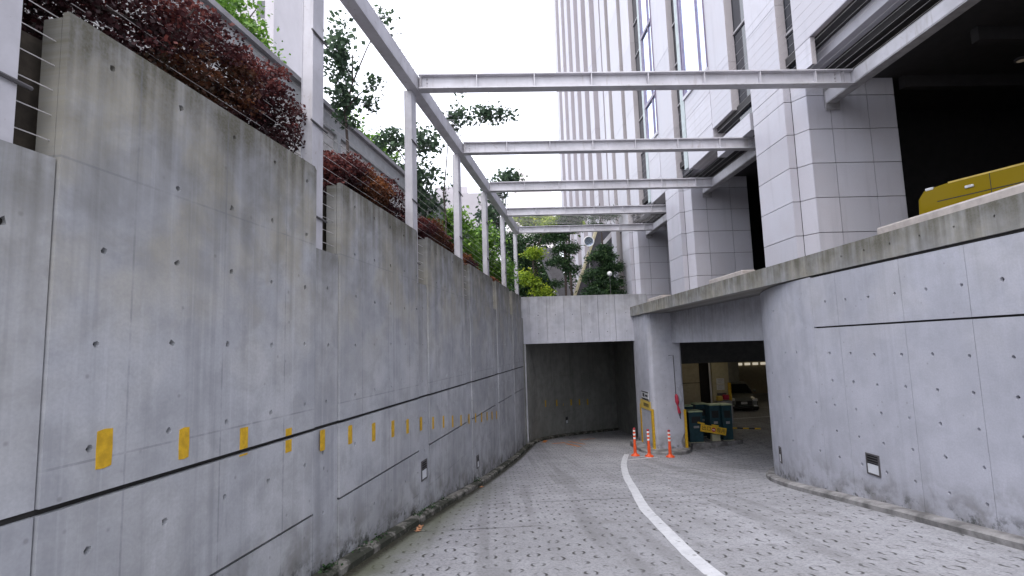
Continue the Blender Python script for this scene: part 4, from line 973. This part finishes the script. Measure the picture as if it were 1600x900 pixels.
tree('sparse pale leaved tree seen behind the third post', (-2.2, 14.0, 1.95), (-2.1, 14.0, 5.4), [((-2.55, 14, 5.6), (.45, .5, .4), 420), ((-1.6, 14, 5.5), (.42, .5, .45), 420), ((-2.0, 14.1, 4.7), (.7, .6, .5), 900), ((-2.0, 14.1, 3.9), (.7, .6, .5), 1300)], .11, 'lf_blue', .045, clump=.1, per=6)
tree('tall thin sapling with airy crown above the second crossbeam', (-1.12, 13.1, 1.95), (-1.0, 13.1, 5.7), [((-.75, 13.1, 5.85), (.3, .3, .35), 380), ((.1, 13.2, 5.95), (.75, .4, .22), 640), ((-.6, 13.1, 6.65), (.25, .2, .25), 60), ((-1.1, 13.2, 3.9), (.15, .2, .6), 90)], .085, 'lf_blue', .025, clump=.07, per=4)
tree('bushy green tree between the fourth and fifth posts', (-1.15, 17.0, 1.95), (-1.1, 17, 4.1), [((-1.2, 17, 3.9), (.7, .7, .7), 2200), ((-.9, 17, 3.0), (.7, .7, .6), 2200), ((-1.7, 16.5, 3.2), (.6, .6, .7), 1600), ((-1.9, 15.2, 3.4), (.55, .5, .6), 1200)], .10, 'lf_green', .05, clump=.11)
tree('green shrubby tree behind the sixth post', (-.2, 20.6, 1.95), (-.1, 20.6, 4.2), [((-.3, 20.6, 4.0), (.8, .7, .9), 2400), ((.3, 21, 3.0), (.7, .7, .8), 2000), ((-.9, 20.2, 3.2), (.6, .6, .8), 1500)], .11, 'lf_green', .06, clump=.12)
tree('lime green tree at the left end of the beam wall', (2.0, 25.2, 1.9), (2.1, 25.3, 4.8), [((2.15, 25, 4.35), (.5, .5, .28), 1300), ((2.4, 24.9, 2.45), (.5, .4, .28), 1500), ((1.7, 24.9, 3.2), (.4, .4, .35), 800), ((2.0, 24.9, 2.95), (.45, .4, .2), 800), ((2.9, 25.2, 5.75), (.6, .6, .35), 900)], .085, 'lf_lime', .07, clump=.13)
tree('dark green leafy tree standing behind the lime green tree', (2.3, 26.6, 1.9), (2.3, 26.6, 5.4), [((1.5, 26.6, 4.7), (1.0, .8, 1.1), 6500), ((1.6, 26.6, 3.0), (1.0, .7, 1.1), 6500), ((2.9, 26.8, 5.5), (.9, .7, .5), 2400), ((.7, 26.6, 5.3), (.7, .7, .6), 2000)], .09, 'lf_dark', .09, clump=.15)
def pine(lab, base, top_z, tiers, r0=.06):
    t = thing('pine_tree', lab, 'pine', base); mb = MB(); H = top_z-base[2]; mb.tube([(0, 0, 0), (.04, 0, H*.5), (0, .03, H)], [r0, r0*.8, r0*.3], 8); pts = []
    for (dx, dz, rx, rz, k) in tiers:
        mb.tube([(0, 0, dz-.15), (dx*.6, .02, dz), (dx+(rx*.5 if dx > 0 else -rx*.5), .05, dz)], [r0*.4, r0*.3, r0*.1], 5)
        for _ in range(k//7):
            a = random.uniform(0, 6.28); rr = rx*random.random()**.5; q = Vector((dx+rr*math.cos(a), rr*.8*math.sin(a), dz+random.gauss(0, rz)+.12*math.cos(a*3)-.12*(rr/rx)**2)); b_ = min(1, max(0, random.gauss(.45, .2)))
            for _k in range(7): pts.append((q+Vector((random.gauss(0, .07), random.gauss(0, .07), random.gauss(0, .035))), min(1, max(0, b_+random.gauss(0, .15)))))
    mb.build('trunk', M['bark'], t); leaf_obj('crown', pts, .13, M['lf_dark'], t, shape='needle')
pine('slim dark pine in front of the V shaped tower legs', (3.55, 25.2, 1.9), 6.3, [(.1, 3.9, .75, .12, 2600), (-.4, 3.3, .6, .1, 1800), (.1, 2.75, .65, .12, 2000), (-.3, 2.1, .6, .1, 1500), (.3, 1.75, .4, .08, 900), (-.45, 1.05, .35, .06, 500), (.5, 4.3, .6, .1, 1500)])
pine('broad dark pine right of the tower legs, against the farthest pier', (5.25, 24.6, 1.9), 6.6, [(.2, 4.25, .75, .08, 1800), (-.3, 3.75, .35, .06, 500), (.1, 2.55, .4, .08, 1100), (-.05, 2.2, .7, .08, 2200), (.35, 1.7, .6, .1, 2200), (-.25, 1.35, .75, .1, 2800), (.1, .95, .8, .1, 2800), (-.2, .5, .95, .1, 3400), (.4, .35, .6, .1, 2000)])
tree('distant leafy treetop in front of the pale building', (.9, 31, 1.9), (.9, 31, 8.8), [((.4, 31, 9.2), (.8, .8, .6), 500), ((1.3, 31, 9.9), (.8, .8, .5), 500), ((.2, 31, 7.6), (1.0, .8, 1.2), 900)], .2, 'lf_blue', .1, clump=.2, per=6)
tree('distant dark tree above the fifth crossbeam', (4.6, 30.5, 1.9), (4.6, 30.5, 7.2), [((4.2, 30.5, 7.0), (1.4, .8, .5), 1500), ((2.6, 31, 7.3), (1.0, .8, .5), 1200)], .2, 'lf_lime', .1, clump=.18)
tree('dark hedge trees closing the view far behind the lime tree', (1.5, 36, 1.9), (1.5, 36, 4.5), [((-1, 36, 4.0), (2.4, 1, 2.4), 7000), ((2.2, 36, 4.2), (2.2, 1, 2.6), 8000), ((4.2, 36, 4.2), (1.6, 1, 2.6), 6000)], .16, 'lf_dark', .12, clump=.2)
random.seed(77)
# weeds along the foot of the left wall
pts = []
for _ in range(26):
    s = random.choice([6.9, 6.4, 5.9, 9.4, 9.0, 7.4, 12.9])+random.gauss(0, .28); zz = zb_left(s)
    for _k in range(12): pts.append((LW(s+random.gauss(0, .05), zz+abs(random.gauss(0, .03)), -.03-abs(random.gauss(0, .05))), random.random()*.8))
w_ = leaf_obj('weeds', pts, .035, M['lf_dark'], None); tag(w_, kind='stuff')
M['litter'] = flat('dry_leaf', (.42, .20, .10), .8, var=.3)
for k, (s, o_) in enumerate(((8.05, -.3), (8.2, -.27), (7.9, -.33), (12.6, -.26))):
    P = LW(s, 0, o_); z = zr(P.x, P.y)+.012; a = k*1.3; r = .06; vs = [P+Vector((r*math.cos(a+t)*(1 if i % 2 else .6), r*math.sin(a+t)*(1 if i % 2 else .6), z+.012*(i % 2))) for i, t in enumerate([0, .8, 1.6, 2.4, 3.2, 4, 4.8, 5.6])]
    tag(MB().add(vs, [tuple(range(8))]).build('dry_leaf', M['litter']), ['middle one of the three dry leaves lying together in the left gutter','farthest of the three dry leaves lying together in the left gutter','nearest of the three dry leaves lying together in the left gutter','single dry leaf lying far down the left gutter'][k], 'leaf', 'dry leaves in the left gutter')

# ------------------------------------------------------------------ things near the tower
t = thing('round_mirror', 'round white rimmed traffic mirror hanging by the tower leg', 'mirror', (5.2, 27.5, 5.35))
b = MB(); n = 20
for i in range(n):
    a0, a1 = 6.2832*i/n, 6.2832*(i+1)/n; b.tube([(.26*math.cos(a0), 0, .26*math.sin(a0)), (.26*math.cos(a1), 0, .26*math.sin(a1))], .03, 6)
b.build('rim', M['refl'], t); MB().tube([(0, .0, 0), (0, .03, 0)], .25, 20).build('mirror_face', M['glass_b'], t); MB().tube([(0, .06, 0), (0, .06, -3.4)], .03, 8).build('pole', M['steel_d'], t)
t = thing('globe_lamp', 'small white globe lamp among the pine branches', 'lamp', (5.42, 24.0, 1.9))
MB().tube([(0, 0, 0), (0, 0, 1.2)], .016, 8).build('stem', M['rod'], t); MB().lathe([(.03, 1.15), (.10, 1.19), (.12, 1.26), (.10, 1.33), (.03, 1.37)], n=14).build('globe', M['refl'], t, True)

# ------------------------------------------------------------------ far buildings
def building(name, lab, x0, x1, y0, y1, z0, z1, mat, wins=(), roof=()):
    t = thing(name, lab, 'building', ((x0+x1)/2, y0, z0)); B = Vector(t.location); M_ = Matrix.Translation(-B)
    MB().box(x0, x1, y0, y1, z0, z1, 0, M_).build('wall', mat, t)
    for (a, b, c, d, e, f) in roof: MB().box(a, b, c, d, e, f, 0, M_).build('roof_block', mat, t)
    for (a, b, c, d) in wins:
        w = MB().box(a, b, y0-.02, y0+.1, c, d, 0, M_).build('window', M['glass_d'], t)
        MB().box(a, b, y0-.06, y0-.021, c-.15, c, 0, M_).build('sill', mat, w)
    return t
M['pale_b'] = flat('pale_rendered_facade', (.72, .68, .68), .8, var=.05, scale=.3, bump=0); M['mauve_b'] = flat('grey_facade', (.46, .44, .47), .8, var=.06, scale=.3, bump=0)
building('hillside_building', 'pale stepped building far away above the ramp, with a rooftop box', 3.6, 12, 95, 110, 0, 27.2, M['pale_b'],
         [(5+.0, 6.3, 22.3, 23.9), (7.2, 8.6, 22.0, 24.2), (9.2, 10.8, 22.0, 24.2), (4.0, 4.6, 19, 20.5)], [(5.0, 9.6, 97, 108, 27.2, 31.8), (5.4, 7.0, 98, 104, 31.8, 34.6), (9.6, 11.9, 97, 108, 27.2, 29.8)])
building('grey_building', 'grey block building far behind the fourth and fifth posts', -7.6, 1.2, 62, 74, 0, 18.2, M['mauve_b'], [(-6.5+1.7*k, -5.6+1.7*k, z, z+1.4) for k in range(4) for z in (9.5, 12.7)], [(-6.5, -2.5, 64, 70, 18.2, 19.6)])
building('slim_building', 'tall pale building edge behind the top left tree', -24, -16.3, 40, 52, 0, 34, M['mauve_b'], [(-17.6, -17.0, 20+3*k, 21.5+3*k) for k in range(4)])

# ------------------------------------------------------------------ cars
def car(name, lab, body_mat, loc, rz, L=4.2, Wd=1.7, H=1.5, plate=True):
    t = thing(name, lab, 'car', loc, rz)     # front looks towards -Y
    # side profile: (y, z_belt_bottom, z_top, half width)
    sec = [(-L/2, .34, .62, .62), (-L/2+.10, .24, .74, .74), (-L/2+.35, .20, .84, .81), (-L/2+1.05, .18, .95, .85), (-L/2+1.35, .18, .98, .85), (0, .18, 1.0, .85), (L/2-1.1, .18, 1.0, .85), (L/2-.45, .2, 1.0, .83), (L/2-.1, .28, .95, .78), (L/2, .4, .8, .70)]
    sw = Wd/1.7; mb = MB(); K = 12
    for (y, zb, zt, hw) in sec:
        hw *= sw
        for k in range(K):
            q = 2*math.pi*(k+.5)/K; cx, cz = math.cos(q), math.sin(q); e = .38
            mb.v.append(Vector((hw*math.copysign(abs(cx)**e, cx), y, (zb+zt)/2+(zt-zb)/2*math.copysign(abs(cz)**e, cz))))
    for i in range(len(sec)-1):
        for k in range(K): a = i*K+k; b = i*K+(k+1) % K; mb.f.append((a, a+K, b+K, b)); mb.mi.append(0)
    mb.f += [tuple(range(K)), tuple(range((len(sec)-1)*K, len(sec)*K))[::-1]]; mb.mi += [0, 0]
    o = mb.build('body', body_mat, t, True); sub = o.modifiers.new('s', 'SUBSURF'); sub.levels = sub.render_levels = 1
    cab = [(-L/2+1.1, .96, .72), (-L/2+1.9, H-.08, .58), (-L/2+2.3, H, .56), (L/2-1.0, H-.02, .56), (L/2-.3, 1.0, .66)]
    mb = MB(); rf = MB()
    for (y, z, hw) in cab:
        hw *= sw; b0 = .80*sw; mb.v += [Vector((-b0, y, .95)), Vector((-hw, y, z)), Vector((hw, y, z)), Vector((b0, y, .95))]
    for i in range(len(cab)-1):
        a = i*4; mb.f += [(a, a+4, a+5, a+1), (a+1, a+5, a+6, a+2), (a+2, a+6, a+7, a+3)]; mb.mi += [0]*3
    mb.build('windows', M['carglass'], t)
    for (y, z, hw) in cab[1:4]: hw *= sw; rf.v += [Vector((-hw-.015, y, z-.05)), Vector((-hw*.96, y, z+.012)), Vector((hw*.96, y, z+.012)), Vector((hw+.015, y, z-.05))]
    for i in range(2): a = i*4; rf.f += [(a, a+4, a+5, a+1), (a+1, a+5, a+6, a+2), (a+2, a+6, a+7, a+3)]; rf.mi += [0]*3
    rf.build('roof', body_mat, t)
    pb = MB()
    for sx in (-1, 1):
        for (ya, za, ha), (yb, zb, hb) in zip(cab, cab[1:]):
            pb.tube([(sx*ha*sw*1.0, ya, za), (sx*hb*sw, yb, zb)], .03, 5)
        pb.tube([(sx*.82*sw, .1, .96), (sx*.58*sw, .15, H)], .03, 5)
    pb.build('window_pillars', body_mat, t)
    for sx in (-1, 1):
        for y in (-L/2+.78, L/2-.75):
            w = MB().tube([(sx*(Wd/2-.19), y, .31), (sx*(Wd/2+.005), y, .31)], .31, 20).build('wheel', M['blk'], t)
            MB().tube([(sx*(Wd/2+.003), y, .31), (sx*(Wd/2+.012), y, .31)], .19, 14).build('rim', M['wire'], w)
        bevel(MB().box(sx*.62*sw-.13, sx*.62*sw+.13, -L/2-.0, -L/2+.2, .60, .74).build('headlight', M['headl'], t), .03)
        bevel(MB().box(sx*.62*sw-.1, sx*.62*sw+.1, -L/2-.02, -L/2+.1, .30, .37).build('fog_light', M['headl'], t), .02)
        bevel(MB().box(sx*(.92*sw)-.07, sx*(.92*sw)+.07, -L/2+1.45, -L/2+1.6, .98, 1.12).build('door_mirror', body_mat, t), .03)
    bevel(MB().box(-.45, .45, -L/2-.03, -L/2+.08, .36, .60).build('grille', M['blk'], t), .03)
    bevel(MB().box(-.80*sw, .80*sw, -L/2-.02, -L/2+.2, .17, .28).build('bumper_lip', M['blk'], t), .02)
    if plate: MB().box(-.17, .17, -L/2-.045, -L/2-.031, .42, .56).build('number_plate', M['sgn_w'], t)
    return t
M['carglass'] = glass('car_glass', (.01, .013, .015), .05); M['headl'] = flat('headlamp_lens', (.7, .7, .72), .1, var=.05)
def paint(name, c, coat=.6): 
    n = N(name); n.put(n.b, 'Coat Weight', coat); n.put(n.b, 'Coat Roughness', .08); fl = n.noise(n.obj(), 200, 2); return n.done(n.mix(fl, tuple(x*.9 for x in c), c), .35, .15)
M['silver'] = paint('grey_silver_paint', (.17, .18, .175)); M['taxi'] = paint('mustard_yellow_paint', (.26, .18, .0), .05); M['taxi'].node_tree.nodes['Principled BSDF'].inputs['Specular IOR Level'].default_value = .15
car('parked_car', 'grey compact car parked in the garage, facing the entrance', M['silver'], (14.9, 33.0, -4.12), math.radians(-14))
# yellow vehicle on the deck: nose at the origin, body runs along +Y of the empty
t = thing('yellow_vehicle', 'flat topped mustard yellow vehicle on the deck in the dark hall at right', 'vehicle', (8.12, 9.68, 1.54), math.radians(180+22))
def side_prism(P, x0, x1): 
    n = len(P); return MB().add([(x0, y, z) for y, z in P]+[(x1, y, z) for y, z in P], [tuple(range(n)), tuple(range(n, 2*n))[::-1]]+[(i, i+n, (i+1) % n+n, (i+1) % n) for i in range(n)])
bevel(side_prism([(.04, .32), (0, .55), (.03, .98), (.14, 1.13), (.5, 1.17), (1.9, 1.20), (4.7, 1.20), (4.8, .9), (4.75, .35)], -1.85, 0).build('body', M['taxi'], t), .035, 3)
side_prism([(2.0, 1.19), (2.75, 1.80), (4.6, 1.80), (4.7, 1.19)], -1.75, -.10).build('windows', M['carglass'], t)
bevel(MB().box(-1.72, -.13, 2.7, 4.62, 1.79, 1.86).build('roof', M['taxi'], t), .03, 2)
MB().box(-.05, .004, .55, 4.6, 1.150, 1.178).build('top_highlight', M['sgn_y'], t)  # paler strip paints the sky highlight along the top edge
for y in (.85, 3.8):
    w_ = MB().tube([(-.25, y, .34), (.01, y, .34)], .34, 22).build('wheel', M['blk'], t); MB().tube([(.008, y, .34), (.02, y, .34)], .2, 14).build('rim', M['wire'], w_)
for x in (-1.6, -.25): bevel(MB().box(x-.14, x+.14, -.015, .05, .62, .78).build('headlight', M['headl'], t), .02)
bevel(MB().box(-.12, .008, .17, .31, 1.105, 1.160).build('corner_glint', M['headl'], t), .015)  # pale block added as a glint near the nose
bevel(MB().box(-.01, .03, .80, .93, .98, 1.03).build('side_glint', M['headl'], t), .012)  # second added glint, a pale block on the flank
MB().box(-.002, .003, 1.16, 1.17, .4, 1.15).build('panel_gap', M['blk'], t); MB().box(-.002, .006, .35, 4.5, .86, .875).build('crease_trim', M['blk'], t)
bevel(MB().box(-1.3, -.55, -.02, .03, .40, .58).build('grille', M['blk'], t), .01)
